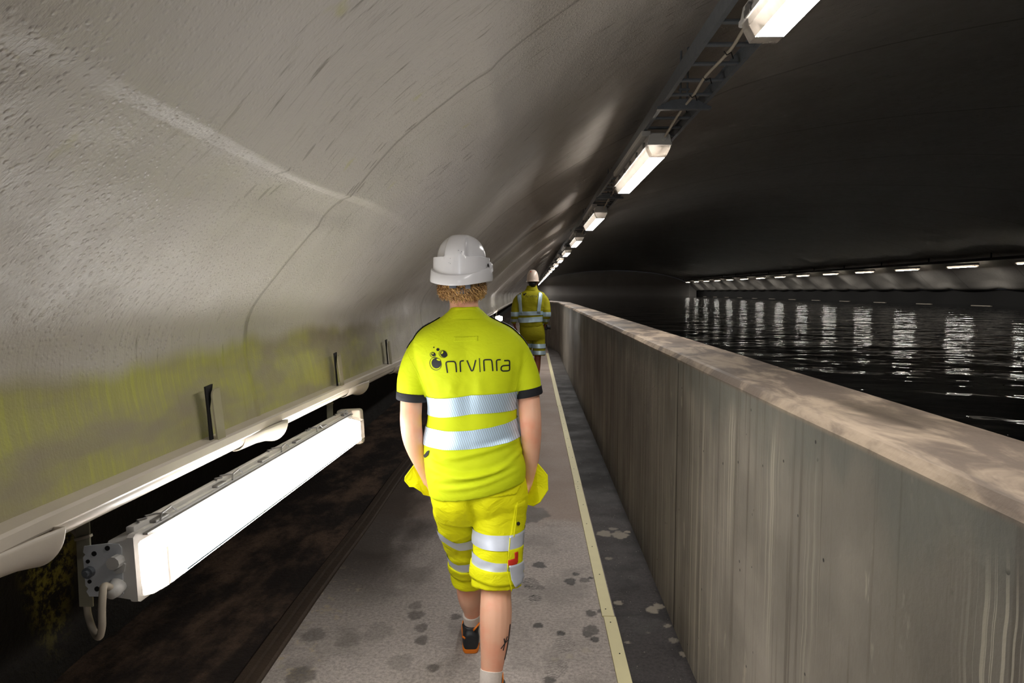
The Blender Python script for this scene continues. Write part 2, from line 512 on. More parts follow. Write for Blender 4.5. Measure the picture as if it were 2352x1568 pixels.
S_B = float(sl[5]); S_C = float(sl[7]); S_D = S_B - 0.13
def vault_pt(i, dd):
    s = s_a[i]; x, z = px_[i], pz_[i]
    side = min(1.0, s / 0.5) if s < SMAX / 2 else min(1.0, (SMAX - s) / 0.4)
    bay = math.floor((dd - 1.94) / 3.1)
    rnd = 0.7 + 0.6 * noise.random() if False else 0.8 + 0.35 * math.sin(bay * 2.7)
    o = 0.0
    if s < 3.0:
        w = math.exp(-((s - 0.95) / 0.75) ** 2) * min(1, s / 0.45)
        o += 0.055 * rnd * math.cos(2 * math.pi * (dd - 3.42) / 3.1) * w
        o += 0.009 * math.cos(2 * math.pi * (dd - 3.42) / 1.55 + 0.6) * w
        o += 0.004 * math.sin(s * 9 + dd * 1.3) * w
        # folds along the sheet
        fd = math.exp(-((dd - 1.6) / 0.75) ** 2)
        up_ = s - S_B - .012 * math.sin(dd * 3.0)
        o += fd * (0.017 * max(0, 1 - up_ / .20) if up_ > 0 else 0.017 * max(0, 1 + up_ / .028)) - 0.012 * fd * math.exp(-((up_ + 0.10) / 0.06) ** 2)
        o += 0.012 * math.exp(-((dd - 1.7) / 0.6) ** 2) * math.exp(-abs(s - S_D) / 0.03)
        o += 0.012 * math.exp(-((dd - 2.1) / 0.6) ** 2) * math.exp(-abs(s - S_C) / 0.03)
        # crumpled corner beyond the third bracket
        cr_ = math.exp(-((dd - 4.3) / 0.55) ** 2) * math.exp(-((s - 0.30) / 0.22) ** 2)
        o += 0.03 * cr_ * noise.noise(Vector((s * 6, dd * 3.3, 4.0)))
        o += 0.012 * noise.noise(Vector((s * 2.2, dd * 1.1, 1.0))) * w
    else:
        o += 0.035 * noise.noise(Vector((s * 0.5, dd * 0.33, 2.0))) * side
        o += 0.010 * math.cos(2 * math.pi * (dd - 3.42) / 3.1) * side
        if s > SMAX - 2.5:
            q = SMAX - s
            o += 0.09 * math.cos(2 * math.pi * (dd - 2.2) / 3.1) * math.exp(-((q - 0.55) / 0.5) ** 2) * side
    for k in seam:
        e = abs(dd - k)
        if e < 0.022: o += 0.004 * (1 - e / 0.022)
    lift = 0.0
    if s < .25: lift = (1 - s / .25) * (-.372 - .016 * min(max(dd - 1.0, 0), 3.2) + .40)
    if s > SMAX - 0.6:
        lift = 0.05 * max(0, math.cos(2 * math.pi * (dd - 0.65) / 3.1)) ** 3 * (1 - (SMAX - s) / 0.6)
    y = dd
    if dd > 24: y = 24 + (dd - 24) * (float(PEND(x)) - 24) / 62.0
    return (x + o * nx[i], y, CAMH + z + o * nz_[i] + lift)

ns, nd = len(s_a), len(d_a)
verts = [vault_pt(i, float(dd)) for dd in d_a for i in range(ns)]
idx = np.arange(ns * nd).reshape(nd, ns)
fa = np.stack([idx[:-1, :-1], idx[:-1, 1:], idx[1:, 1:], idx[1:, :-1]], -1).reshape(-1, 4)
me = bpy.data.meshes.new('ceiling')
me.from_pydata(verts, [], fa.tolist())
uvl = me.uv_layers.new(name='UVMap')
vi = np.empty(len(me.loops), int); me.loops.foreach_get('vertex_index', vi)
uvd = np.stack([s_a[vi % ns], d_a[vi // ns]], 1).astype(np.float32)
uvl.data.foreach_set('uv', uvd.ravel())
tag(link_mesh('ceiling', me, M['membrane']), kind='structure')

# end of the cavern, where the vault turns away
bm = B()
top = [Vector((px_[i], float(PEND(px_[i])) - 0.1, CAMH + pz_[i])) for i in range(0, ns, 2)]
bot = [Vector((p.x, p.y, 0.9)) for p in top]
for a, b, c, d in zip(bot[:-1], bot[1:], top[1:], top[:-1]):
    vs = [bm.verts.new(p) for p in (a, b, c, d)]
    bm.faces.new(vs)
bmesh.ops.remove_doubles(bm, verts=bm.verts, dist=1e-4)
t_ = NT('end_membrane'); t_.setp(col=t_.mix(t_.noise(t_.geo(), 0.4, 3), s2l((176, 170, 164)), s2l((200, 194, 188))), rough=0.55)
tag(obj('wall_back', bm, t_.m), kind='structure')

# ------------------------------------------------------------------ floor
XL, XR = -1.12, 0.70
spots = [(1238,1297,15,1),(1252,1301,4,1),(1310,1335,14,1),(1322,1318,9,1),(1342,1332,13,.8),(1356,1327,7,1),(1357,1408,13,.9),(1380,1403,8,.9),
  (1236,1436,13,1),(1288,1454,11,1),(1358,1446,20,.8),(1350,1456,13,.9),(1366,1468,11,1),(1262,1562,15,.9),(995,1533,15,.7),(968,1470,15,.7),
  (968,1441,15,.6),(955,1412,20,.6),(955,1390,16,.45),(1047,1416,13,.7),(720,1458,28,.4),(690,1552,36,.55),(920,1520,30,.3),(870,1450,34,.25),(800,1470,30,.22),
  (1455,1326,13,1),(1453,1422,13,1),(1512,1430,16,1),(1475,1447,16,1),(1492,1443,16,1),(1430,1447,5,1),(1463,1538,13,1),(1242,1349,11,.6),(1210,1344,8,.6),
  (1215,1180,44,.8)]
pales = [(1388,1225,17),(1424,1229,20),(1408,1214,11),(1420,1221,9),(1441,1221,8),(1513,1392,13),(1498,1400,14),(1420,1384,11),(1488,1452,5),(1532,1436,10),
  (1442,1475,7),(1309,1507,9),(1275,1514,11),(1345,1493,10),(1398,1282,9),(1570,1502,9),(1548,1470,12),(700,1440,7),(712,1430,9),(690,1480,8),(645,1530,10)]
xs = np.arange(XL, XR + .001, 0.008); ys = np.concatenate([np.arange(2.2, 5.4, 0.008)])
def grid_floor(xs, ys, stains=True):
    X, Y = np.meshgrid(xs, ys)
    n0, n1 = len(ys), len(xs)
    vv = np.stack([X, Y, np.zeros_like(X)], -1).reshape(-1, 3)
    ii = np.arange(n0 * n1).reshape(n0, n1)
    ff = np.stack([ii[:-1, :-1], ii[:-1, 1:], ii[1:, 1:], ii[1:, :-1]], -1).reshape(-1, 4)
    return vv, ff
v1, f1 = grid_floor(xs, ys)
st = np.zeros(len(v1)); pl = np.zeros(len(v1))
rs = np.random.RandomState(3)
def blob(arr, cx, cy, rx, ry, k, ph):
    dx = (v1[:, 0] - cx) / rx; dy = (v1[:, 1] - cy) / ry
    th = np.arctan2(dy, dx); r = np.hypot(dx, dy)
    r = r / (1 + 0.10 * np.sin(3 * th + ph) + 0.07 * np.sin(7 * th + 2 * ph) + 0.04 * np.sin(13 * th + ph * 3))
    np.maximum(arr, k * np.clip((1.06 - r) / 0.16, 0, 1), out=arr)
for (sx, sy, r, k) in spots:
    c = PZ(sx, sy, 0); m = r * c.y / F
    blob(st, c.x, c.y, m, m * (1.0 + 0.5 * rs.rand()), k, rs.rand() * 6)
for (sx, sy, r) in pales:
    c = PZ(sx, sy, 0); m = r * c.y / F
    blob(pl, c.x, c.y, m, m * (0.8 + 0.6 * rs.rand()), 0.5 + .4 * rs.rand(), rs.rand() * 6)
def footprint(cx, cy, ang, k):
    dx = v1[:, 0] - cx; dy = v1[:, 1] - cy
    a = dx * math.cos(ang) + dy * math.sin(ang); b = -dx * math.sin(ang) + dy * math.cos(ang)
    ball_ = np.clip(1.15 - np.hypot(a / 0.045, (b - 0.09) / 0.075), 0, 1) * 6
    heel = np.clip(1.15 - np.hypot(a / 0.034, (b + 0.085) / 0.04), 0, 1) * 6
    tread = (np.sin(b * 330 + 18 * np.abs(a) * 12) > 0.1).astype(float)
    np.maximum(st, k * np.clip(np.maximum(ball_, heel), 0, 1) * tread, out=st)
c = PZ(1224, 1357, 0); footprint(c.x, c.y, 0.12, 1.0)
c = PZ(1292, 1503, 0); footprint(c.x, c.y, -0.15, 0.45)
c = PZ(1270, 1560, 0); footprint(c.x, c.y, -0.2, 0.5)
xs2 = np.array([XL, -0.6, 0, 0.4, 0.55, XR])
v2, f2 = grid_floor(xs2, np.array([-4, -2, 0, 1.2, 2.2])); v3, f3 = grid_floor(xs2, np.concatenate([[5.392], np.arange(6, 20, 0.7), np.arange(20, 87, 3.0)]))
vv = np.concatenate([v1, v2, v3]); ff = np.concatenate([f1, f2 + len(v1), f3 + len(v1) + len(v2)])
me = bpy.data.meshes.new('floor'); me.from_pydata(vv.tolist(), [], ff.tolist())
for nm, arr in (('stain', st), ('pale', pl)):
    at = me.attributes.new(nm, 'FLOAT', 'POINT')
    at.data.foreach_set('value', np.concatenate([arr, np.zeros(len(v2) + len(v3))]).astype(np.float32))
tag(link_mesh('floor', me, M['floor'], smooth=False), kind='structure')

# dirt floor and rock behind the kerb
bm = B()
def gridmesh(bm, xs, ys, zf):
    vr = [[bm.verts.new((x, y, zf(x, y))) for x in xs] for y in ys]
    for a, b in zip(vr[:-1], vr[1:]):
        for i in range(len(xs) - 1): bm.faces.new((a[i], a[i + 1], b[i + 1], b[i]))
ysr = list(np.arange(-3, 8, 0.12)) + list(np.arange(8, 30, 0.6)) + list(np.arange(30, 87, 4.0))
gridmesh(bm, np.linspace(-2.25, -1.21, 12), ysr, lambda x, y: -0.03 + 0.012 * noise.noise(Vector((x * 4, y * 3, 0))))
tag(obj('floor', bm, M['void'], smooth=True), kind='structure')
bm = B()
vr = [[bm.verts.new((-2.0 - 0.02 * z + 0.05 * noise.noise(Vector((z * 3, y * 2.0, 3))), y, z)) for z in np.linspace(-0.1, 1.75, 20)] +
      [bm.verts.new((x, y, 1.78 + 0.03 * noise.noise(Vector((x * 3, y * 2, 9))))) for x in np.linspace(-1.9, -0.95, 6)] for y in ysr]
for a, b in zip(vr[:-1], vr[1:]):
    for i in range(len(a) - 1): bm.faces.new((a[i], a[i + 1], b[i + 1], b[i]))
tag(obj('wall_left', bm, M['rock'], smooth=True), kind='structure')
# kerb: two low ridges and a groove
bm = B()
prof = [(-.055, -.06), (-.055, .012), (-.045, .02), (-.012, .02), (-.006, .008), (.004, .008), (.010, .022), (.044, .022), (.052, .012), (.052, -.06)]
sweep(bm, prof, [(-1.165 + 0.004 * math.sin(y * 3.1), y, 0.004 * math.sin(y * 2.3)) for y in np.arange(-3, 86, 0.4)])
tag(obj('trim_1', bm, M['kerb']), kind='structure')
# parapet, bending left far down the walkway
bm = B()
prof = [(.675, -0.1), (.675, 1.282), (.682, 1.292), (.690, 1.302), (.705, 1.305), (.955, 1.307), (.967, 1.298), (.97, .2)]
path = [(-3, 0)] + [(y, 0) for y in np.arange(-2.6, 18.01, 0.4)] + [(19, -.16), (20.2, -.36), (24, -1.0)]
rings = [[Vector((x + dx + 0.0025 * noise.noise(Vector((y * 2.5, z * 4, x * 9))), y, z + 0.003 * noise.noise(Vector((y * 1.7, x * 6, 0))))) for x, z in prof] for y, dx in path]
loft(bm, rings, cap=True)
bmesh.ops.subdivide_edges(bm, edges=[e for e in bm.edges if abs(e.verts[0].co.z - e.verts[1].co.z) > 0.5], cuts=6, use_grid_fill=True)
tag(obj('wall_right', bm, M['parapet']), kind='structure')
# far side: dark wall under the membrane's edge
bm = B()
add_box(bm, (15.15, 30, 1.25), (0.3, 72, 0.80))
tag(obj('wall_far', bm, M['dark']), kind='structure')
bm = B()
bmesh.ops.create_grid(bm, x_segments=1, y_segments=1, size=1)
for v in bm.verts: v.co = Vector((0.9 + (v.co.x + 1) / 2 * 14.2, -3 + (v.co.y + 1) / 2 * 89, 1.13))
w = obj('water', bm, M['water']); tag(w, 'dark rippled water filling the cavern behind the concrete parapet', 'water', kind='stuff')
# ================================================================== fittings
ORD = ['first', 'second', 'third', 'fourth', 'fifth', 'sixth', 'seventh', 'eighth', 'ninth', 'tenth', 'eleventh', 'twelfth', 'thirteenth',
       'fourteenth', 'fifteenth', 'sixteenth', 'seventeenth', 'eighteenth', 'nineteenth', 'twentieth', 'twenty-first', 'twenty-second',
       'twenty-third', 'twenty-fourth', 'twenty-fifth', 'twenty-sixth', 'twenty-seventh', 'twenty-eighth']

def luminaire(name, L, mat_glow, loc, label, cat, group=None, clips=True, full=False):
    """a sealed batten light along +Y from y=0, glowing side facing -Z, centred on x"""
    root = empty(name, loc, label, cat, group)
    h = .0675
    def ring(prof, y): return [Vector((x + loc[0], y + loc[1], z + loc[2])) for x, z in prof]
    # tray
    prof = [(-.040, .055), (.040, .055), (.056, .045), (h - .004, .006), (h, .004), (h, -.010), (-h, -.010), (-h, .004), (-h + .004, .006), (-.056, .045)]
    bm = B()
    prof_in = [(x * .93, z * .9 if z > 0 else z) for x, z in prof]
    loft(bm, [ring(prof_in, 0), ring(prof, .008), ring(prof, .05), ring(prof, L - .05), ring(prof, L - .008), ring(prof_in, L)])
    obj('housing', bm, M['housing'], root)
    # glowing diffuser with clear ends
    e = .012 if full else .0
    dp = [(-h + .006, -.010), (h - .006 - e, -.010), (h - .010 - e, -.030), (.040 - e * .4, -.062), (-.040, -.062), (-h + .010, -.030)]
    dpe = [(x * .92, z * .94 - .0006) for x, z in dp]
    bm = B()
    loft(bm, [ring(dp, .075), ring(dp, L - .075)])
    o = obj('diffuser', bm, [mat_glow, M['clear']], root)
    if not full:
        for f in o.data.polygons:
            if f.normal.z > -.8: f.material_index = 1
    for y0, y1, y2 in ((.075, .022, .014), (L - .075, L - .022, L - .014)):
        bm = B()
        loft(bm, [ring(dp, y0), ring(dp, y1), ring(dpe, y2)])
        obj('end_cover', bm, M['clear'], root)
    if clips:
        for s in (-1, 1):
            for k in range(6):
                y = .10 + k * (L - .2) / 5
                bm = B()
                add_box(bm, (s * (h + .003) + loc[0], y + loc[1], -.002 + loc[2]), (.006, .05, .022), bevel=.002)
                add_box(bm, (s * (h + .001) + loc[0], y + loc[1], .014 + loc[2]), (.010, .03, .012), bevel=.002)
                obj('clip', bm, M['clip'], root)
        for y in (0.0, L):
            bm = B()
            e = -1 if y == 0 else 1
            tube(bm, [Vector((.02 + loc[0], y + loc[1] - e * .002, .022 + loc[2])), Vector((.02 + loc[0], y + loc[1] + e * .02, .022 + loc[2]))], .013, 10)
            obj('cable_gland', bm, M['housing'], root)
    return root

# ---- overhead row on the ladder
CX, CZ, CL, C0, CS = .665, CAMH + .715 + .062, 1.50, .58, 3.1
root0 = luminaire('ceiling_light', CL, E_CEIL, (CX, C0, CZ), 'largest white ceiling light, cut off by the top edge of the picture', 'ceiling light', 'ceiling lights along the cable ladder')
bm = B()
add_box(bm, (CX - .055, C0 + CL * .5, CZ + .072), (.05, CL * .86, .03), bevel=.003)
obj('mounting_rail', bm, M['housing'], root0)
far_proto = None
for k in range(1, 27):
    if k < 8:
        c = copy_tree(root0)
    else:
        if far_proto is None:
            far_proto = luminaire('ceiling_light', CL, E_CEIL, (CX, 0, CZ), None, 'ceiling light', 'ceiling lights along the cable ladder', clips=False)
            c = far_proto
        else:
            c = copy_tree(far_proto)
    c.location = (CX, C0 + CS * k, CZ)
    c['label'] = '%s ceiling light along the ladder, counting from the large one' % ORD[k]
c = copy_tree(root0); c.location = (CX, C0 - CS, CZ)
c['label'] = 'white ceiling light on the cable ladder just behind the viewpoint'

# ---- cable ladder
LX0, LX1, LZ = .60, .81, CAMH + .90
lad = empty('cable_ladder', (.705, 0, LZ), 'galvanised cable ladder running along under the vault above the row of ceiling lights', 'cable ladder')
for x in (LX0, LX1):
    bm = B()
    s = 1 if x == LX0 else -1
    prof = [(0, -.028), (s * .018, -.028), (s * .018, -.025), (s * .003, -.025), (s * .003, .030), (s * .014, .030), (s * .014, .033), (0, .033)]
    sweep(bm, [(a, b) for a, b in prof], [(x + 0.003 * math.sin(y * 1.7), y, LZ + 0.003 * math.sin(y * 1.3)) for y in np.arange(-3, 85.1, 0.8)])
    obj('side_rail', bm, M['galv'], lad)
def rung(bm, y, z=None):
    z = LZ - .016 if z is None else z
    add_box(bm, ((LX0 + LX1) / 2, y, z), (LX1 - LX0, .022, .012), bevel=.003)
y0r = 2.13 - .21 * 9
b0 = B(); rung(b0, y0r)
r0 = obj('rung', b0, M['galv'], lad)
for k in range(1, 100):
    c = r0.copy(); COL.objects.link(c); c.location.y = .21 * k
bm = B()
for k in range(100, 300): 
    add_box(bm, ((LX0 + LX1) / 2, y0r + .21 * k, LZ - .016), (LX1 - LX0, .022, .012))
tag(obj('rung', bm, M['galv'], lad), kind='stuff')

# ---- hangers that carry the ladder
def hanger(y):
    t = empty('ladder_hanger', (.705, y, LZ), None, 'hanger bracket', 'hangers carrying the cable ladder')
    bm = B()
    pts = [(-.125, -.052), (.125, -.052), (.125, -.040), (.105, -.034), (.06, -.010), (.02, -.006), (-.02, -.006), (-.06, -.010), (-.105, -.034), (-.125, -.040)]
    f = [Vector((.705 + a, y - .015, LZ + b)) for a, b in pts]; g = [p + Vector((0, .03, 0)) for p in f]
    loft(bm, [f, g]); obj('support_bracket', bm, M['galv'], t)
    for dx in (-.016, .016):
        bm = B(); tube(bm, [Vector((.705 + dx, y, LZ - .045)), Vector((.705 + dx, y, LZ + .30))], .005, 8)
        obj('threaded_rod', bm, M['galv'], t)
    bm = B(); add_box(bm, (.705, y, LZ + .04), (.05, .02, .008)); obj('cross_plate', bm, M['galv'], t)
    return t
h0 = hanger(3.30); h0['label'] = 'frosted hanger bracket with two rods on the ladder between the two nearest ceiling lights'
for k in range(1, 9):
    c = copy_tree(h0); c.location.y = 3.30 + CS * k
    c['label'] = 'hanger bracket on the cable ladder between the %s and %s ceiling lights' % (ORD[k], ORD[k + 1])

# ---- supply cable between lights
def feed(k, y0, y1):
    t = empty('light_cable', (.68, y0, LZ - .02), None, 'cable', 'feed cables on the cable ladder')
    bm = B()
    pts = [(.685, y0, CZ + .02), (.69, y0 + .06, CZ + .05), (.70, y0 + .25, LZ - .03), (.715, y0 + .5, LZ - .028), (.70, y0 + .8, LZ - .03), (.715, y0 + 1.05, LZ - .028), (.712, y0 + 1.3, LZ - .034), (.70, y1 - .1, CZ + .055), (.685, y1, CZ + .022)]
    tube(bm, pts, .0065, 8, steps=50)
    obj('sheath', bm, M['cable'], t, smooth=True)
    if k < 3:
        for q in (.25, .5, .8, 1.05, 1.25):
            bm = B()
            tube(bm, [Vector((.705 - .012, y0 + q, LZ - .03)), Vector((.705, y0 + q + .003, LZ - .042)), Vector((.72, y0 + q, LZ - .034)), Vector((.726, y0 + q - .004, LZ - .058))], .0025, 6)
            obj('cable_tie', bm, M['tie'], t)
    return t
for k in range(0, 6):
    t = feed(k, C0 + CL + CS * k, C0 + CS * (k + 1))
    t['label'] = 'pale cable tied to the ladder between the %s and %s ceiling lights' % (ORD[k], ORD[k + 1])

# ---- gutter on the left
def gz(y): return CAMH - .372 - .016 * min(max(y - 1.0, 0), 3.2)
GX = -.790
gut = empty('gutter', (GX, 0, gz(0)), 'long pale half-round gutter along the foot of the membrane', 'gutter')
bm = B()
prof = [(-.031, .02), (-.027, .02)] + [(-.027 * math.cos(q), -.027 * math.sin(q) - .002) for q in np.linspace(0, math.pi, 14)] + [(.031, .0)] + [(.030 * math.cos(q), -.030 * math.sin(q) - .002) for q in np.linspace(0, math.pi, 18)]
gy = np.concatenate([np.arange(-2, 6, .2), np.arange(6, 40, 1.0)])
sweep(bm, prof, [(GX, y, gz(y)) for y in gy], cap=False)
obj('trough', bm, M['gutter'], gut, smooth=True, angle=35)
bm = B()
sweep(bm, [(.024, -.002), (.034, -.002), (.036, .002), (.0355, .020), (.031, .025), (-.030, .026), (-.030, .021), (.024, .018)], [(GX, y, gz(y)) for y in gy])
obj('lip', bm, M['gutter'], gut)
def sleeve(y):
    bm = B()
    rings = []
    for dy, r in ((-.24, .031), (-.12, .036), (-.04, .045), (-.008, .052), (0.004, .055), (.008, .054), (.009, .030)):
        rings.append([Vector((GX + r * math.cos(q) * 1.0, y + dy, gz(y) + .0 - r * math.sin(q) * 1.12)) for q in np.linspace(-.05, math.pi + .05, 22)])
    loft(bm, rings, cap=False, closed=False)
    o = obj('joint_sleeve', bm, M['gutter'], gut, smooth=True, angle=40)
    mod_solid(o, .003)
for y in (1.02, 2.0, 3.02, 3.95, 4.95, 6.0, 7.0): sleeve(y)

def tabbr(y, first):
    t = empty('gutter_bracket', (GX + .05, y, gz(y) + .02), None, 'bracket', 'upright brackets on the gutter')
    h = .125
    pts = [(0, -.015), (.042, -.015), (.042, h)] + [(.018 - .018 * math.sin(q), h - .018 + .018 * math.cos(q)) for q in np.linspace(0, math.pi / 2, 7)]
    X = GX + .033
    bm = B()
    f = [Vector((X - .012 * (b / h), y + a, gz(y) + .02 + b)) for a, b in pts]; g = [p + Vector((-.004, 0, 0)) for p in f]
    loft(bm, [f, g]); obj('upright', bm, M['tab'], t)
    bm = B()
    pts = [(-.012, .0), (0.004, .0), (.006, h - .006), (.034, h + .010), (-.004, h + .008), (-.006, h * .55)]
    f = [Vector((X - .012 - .012 * (b / h), y + a, gz(y) + .02 + b)) for a, b in pts]; g = [p + Vector((-.004, 0, 0)) for p in f]
    loft(bm, [f, g]); obj('slot', bm, M['dark'], t)
    return t
b0 = tabbr(1.60, True); b0['label'] = 'nearest and widest upright bracket standing on the gutter above the side light'
for k, y in enumerate((2.66, 3.60)):
    c = copy_tree(b0); c.location += Vector((0, y - 1.60, gz(y) - gz(1.60)))
    c['label'] = ('upright bracket on the gutter above the far end of the side light', 'upright bracket on the gutter nearest the walking person\'s sleeve')[k]

# ---- straps hanging from the gutter
def strap(px, y, ztop, zbot, w, label):
    t = empty('hanging_strap', (P(px, 1200, y).x, y, zbot), label, 'strap', 'straps hanging the side light')
    x = P(px, 1200, y).x
    bm = B(); add_box(bm, (x, y, (ztop + zbot) / 2), (w, .004, ztop - zbot)); obj('flat_bar', bm, M['strapm'], t)
    z = zbot + (ztop - zbot) * .62
    bm = B(); add_box(bm, (x, y, z), (w + .006, .010, .006), rot=Matrix.Rotation(-.25, 3, 'Y'), bevel=.001); obj('cable_tie', bm, M['cable'], t)
strap(190, 1.280, gz(1.24) - .02, P(200, 1392, 1.28).z, .027, 'flat metal strap at the near end of the glowing side light')
strap(763, 2.92, gz(2.9) - .02, P(763, 985, 2.92).z, .026, 'thin metal strap at the far end of the glowing side light')

# ---- the glowing side light on the left
def side_light(yn, yf, zn, zf, x0, label, detail=True):
    L = math.hypot(yf - yn, zf - zn)
    r = luminaire('wall_light', L, E_LEFT, (0, 0, 0), label, 'wall light', 'side lights under the gutter', clips=detail, full=True)
    return r, L
PN, PF = P(300, 1308, 1.27), P(806, 981, 2.80)
r, L = side_light(PN.y, PF.y, PN.z, PF.z, PN.x, 'long glowing white side light hanging below the gutter in the left foreground')
ax = (PF - PN).normalized()
# local +Y along the lamp, local -Z (glow) turned to face the walkway and a little down
gl = Vector((1, 0, .05)); gl = (gl - ax * gl.dot(ax)).normalized()
zx = -gl; xx = ax.cross(zx)
r.rotation_euler = Matrix((xx, ax, zx)).transposed().to_euler()
r.location = PN
# mounting plate with holes, gland and hex plug on the near end
bm = B()
pts = [(-.052, -.002), (-.046, -.008), (-.005, -.010), (.045, -.012), (.052, -.006), (.054, .02), (.05, .075), (.038, .078), (.034, .073), (.028, .079), (-.028, .079), (-.034, .073), (-.04, .078), (-.05, .072)]
f = [Vector((a, -.002, .024 + b * .86)) for a, b in pts]; g = [p + Vector((0, .003, 0)) for p in f]
loft(bm, [f, g])
pl_ = link_mesh('mounting_plate', (lambda m: (bmesh.ops.recalc_face_normals(bm, faces=bm.faces), bm.to_mesh(m), bm.free(), m)[3])(bpy.data.meshes.new('mounting_plate')), M['plate'], None, False)
pl_.parent = r
def sub(name, bm, mat, parent):
    bmesh.ops.recalc_face_normals(bm, faces=bm.faces)
    me = bpy.data.meshes.new(name); bm.to_mesh(me); bm.free()
    o = link_mesh(name, me, mat, None, True)
    o.parent = parent
    try: me.set_sharp_from_angle(angle=R(40))
    except Exception: pass
    return o
for a, b, rr in ((-.035, .052, .005), (.035, .052, .005), (-.02, .068, .004), (.02, .068, .004), (.045, .02, .005)):
    bm = B(); tube(bm, [Vector((a, -.0035, .024 + b * .86)), Vector((a, -.001, .024 + b * .86))], rr, 10); sub('bolt_hole', bm, M['dark'], pl_)
bm = B(); tube(bm, [Vector((0, -.012, .080)), Vector((0, -.002, .080))], .011, 12); tube(bm, [Vector((0, -.018, .080)), Vector((0, -.010, .080))], .006, 6); sub('bolt', bm, M['galv'], pl_)
bm = B(); tube(bm, [Vector((.008, -.004, .022)), Vector((.008, .004, .022))], .015, 6); sub('hex_plug', bm, M['housing'], r)
# beige far end block
bm = B(); add_box(bm, (0, L + .018, .006), (.148, .05, .105), bevel=.012); sub('end_cap', bm, M['endcap'], r)
# tray edge seen as a thin line low on the cover
bm = B(); add_box(bm, (.060, L / 2, -.016), (.004, L - .06, .010)); sub('tray_edge', bm, M['clip'], r)
bm = B(); add_box(bm, (-.036, L / 2 - .02, -.0624), (.0035, L - .22, .0016)); sub('cover_seam', bm, M['seamgrey'], r)
bm = B(); add_box(bm, (.071, L / 2, .010), (.014, L * .97, .018), bevel=.003); sub('top_channel', bm, M['housing'], r)
# wire latches along the upper rim
for k in range(5):
    y = .09 + k * (L - .22) / 4
    bm = B()
    zz = [Vector((.068, y, -.014)), Vector((.080, y + .012, -.010)), Vector((.082, y + .055, -.006)), Vector((.070, y + .065, -.012))]
    tube(bm, zz, .0022, 6)
    tube(bm, [Vector((.081, y - .05 + .014 * j, .002 + .012 * (j % 2))) for j in range(5)] + [zz[1]], .002, 6)
    sub('wire_latch', bm, M['clip'], r)

# loop of cable out of the near end
gland = r.matrix_basis @ Vector((-.030, -.02, .022))
t = empty('side_light_cable', gland, 'thick grey cable looping below the near end of the side light', 'cable')
bm = B()
g0 = gland
pts = [g0, P(240, 1345, 1.225), P(236, 1365, 1.215), P(234, 1400, 1.21), P(234, 1440, 1.215), P(228, 1462, 1.235), P(217, 1452, 1.27), P(206, 1425, 1.295), P(200, 1395, 1.305), P(196, 1330, 1.31), P(190, 1250, 1.31), P(168, 1215, 1.315), P(130, 1198, 1.32)]
tube(bm, pts, .0068, 10, steps=70)
obj('sheath', bm, M['cable'], t, smooth=True)
bm = B(); tube(bm, [g0 + Vector((0, .012, .004)), g0 + Vector((0, -.004, -.002)), g0 + Vector((0, -.014, -.006))], [.017, .015, .010], 12); obj('cable_gland', bm, M['housing'], t, smooth=True)

# a second side light far along the walkway
r2 = luminaire('wall_light', 1.5, E_LEFT, (0, 0, 0), 'small distant side light glimpsed between the two walking people', 'wall light', 'side lights under the gutter', clips=False, full=True)
r2.rotation_euler = Matrix(((0, 0, -1), (0, 1, 0), (1, 0, 0))).transposed().to_euler()
r2.rotation_euler = r.rotation_euler
r2.location = (-.735, 13.2, CAMH - .56)
for yy in (13.3, 14.6):
    t = empty('hanging_strap', (-.76, yy, CAMH - .6), None, 'strap', 'straps hanging the side light')
    t['label'] = 'distant flat strap at the %s end of the small far side light' % ('near' if yy < 14 else 'far')
    bm = B(); add_box(bm, (-.78, yy, CAMH - .50), (.026, .004, .22)); obj('flat_bar', bm, M['strapm'], t)

# ---- yellow guide strips on the walkway
def guide(y0, y1, x, label, dx=0.0):
    t = empty('guide_strip', (x, y0, 0), label, 'guide strip', 'guide strips on the walkway')
    bm = B()
    add_box(bm, (x, (y0 + y1) / 2, .004), (.060, y1 - y0, .008), bevel=.002)
    obj('plastic_strip', bm, M['strip'], t)
    ys = list(np.arange(y0 + .07, min(y1 - .05, 9), .42)) + [min(y1, 9.5) - .06]
    for y in ys:
        bm = B(); tube(bm, [Vector((x + .006 * math.sin(y * 9), y, .006)), Vector((x + .006 * math.sin(y * 9), y, .0095))], .0035, 8); obj('screw', bm, M['dark'], t)
guide(2.0, 3.255, .380, 'nearest pale yellow guide strip on the walkway floor')
guide(3.262, 5.55, .374, 'second pale yellow guide strip, ahead of the joint beside the wet spots')
guide(5.556, 9.4, .376, 'third pale yellow guide strip, beside the near person\'s elbow')
guide(9.407, 17.5, .372, 'farthest pale yellow guide strip, running up to the person with the camera')

# ---- the row of lights across the water
FX, FZ = 13.5, CAMH + .80
fl0 = luminaire('ceiling_light', 1.5, E_FAR, (FX, 0, FZ), None, 'ceiling light', 'lights across the water', clips=False)
YF = [18.1 + 3.18 * k for k in range(14)]
for k, y in enumerate(YF):
    c = fl0 if k == 0 else copy_tree(fl0)
    c.location = (FX, y, FZ)
    c['label'] = '%s light of the far row across the water, from the right' % ORD[k]
tr = empty('cable_tray', (FX, 16, FZ + .12), 'dark cable tray above the row of lights across the water', 'cable tray')
bm = B(); sweep(bm, [(-.11, -.03), (.11, -.03), (.11, .05), (-.11, .05)], [(FX, y, FZ + .13) for y in np.arange(14, 62, 2.0)]); obj('tray', bm, M['darksteel'], tr)
for k in range(15):
    y = 17.5 + 3.18 * k
    bm = B(); add_box(bm, (FX, y, FZ + .28), (.03, .03, .34)); obj('hanger_rod', bm, M['darksteel'], tr)
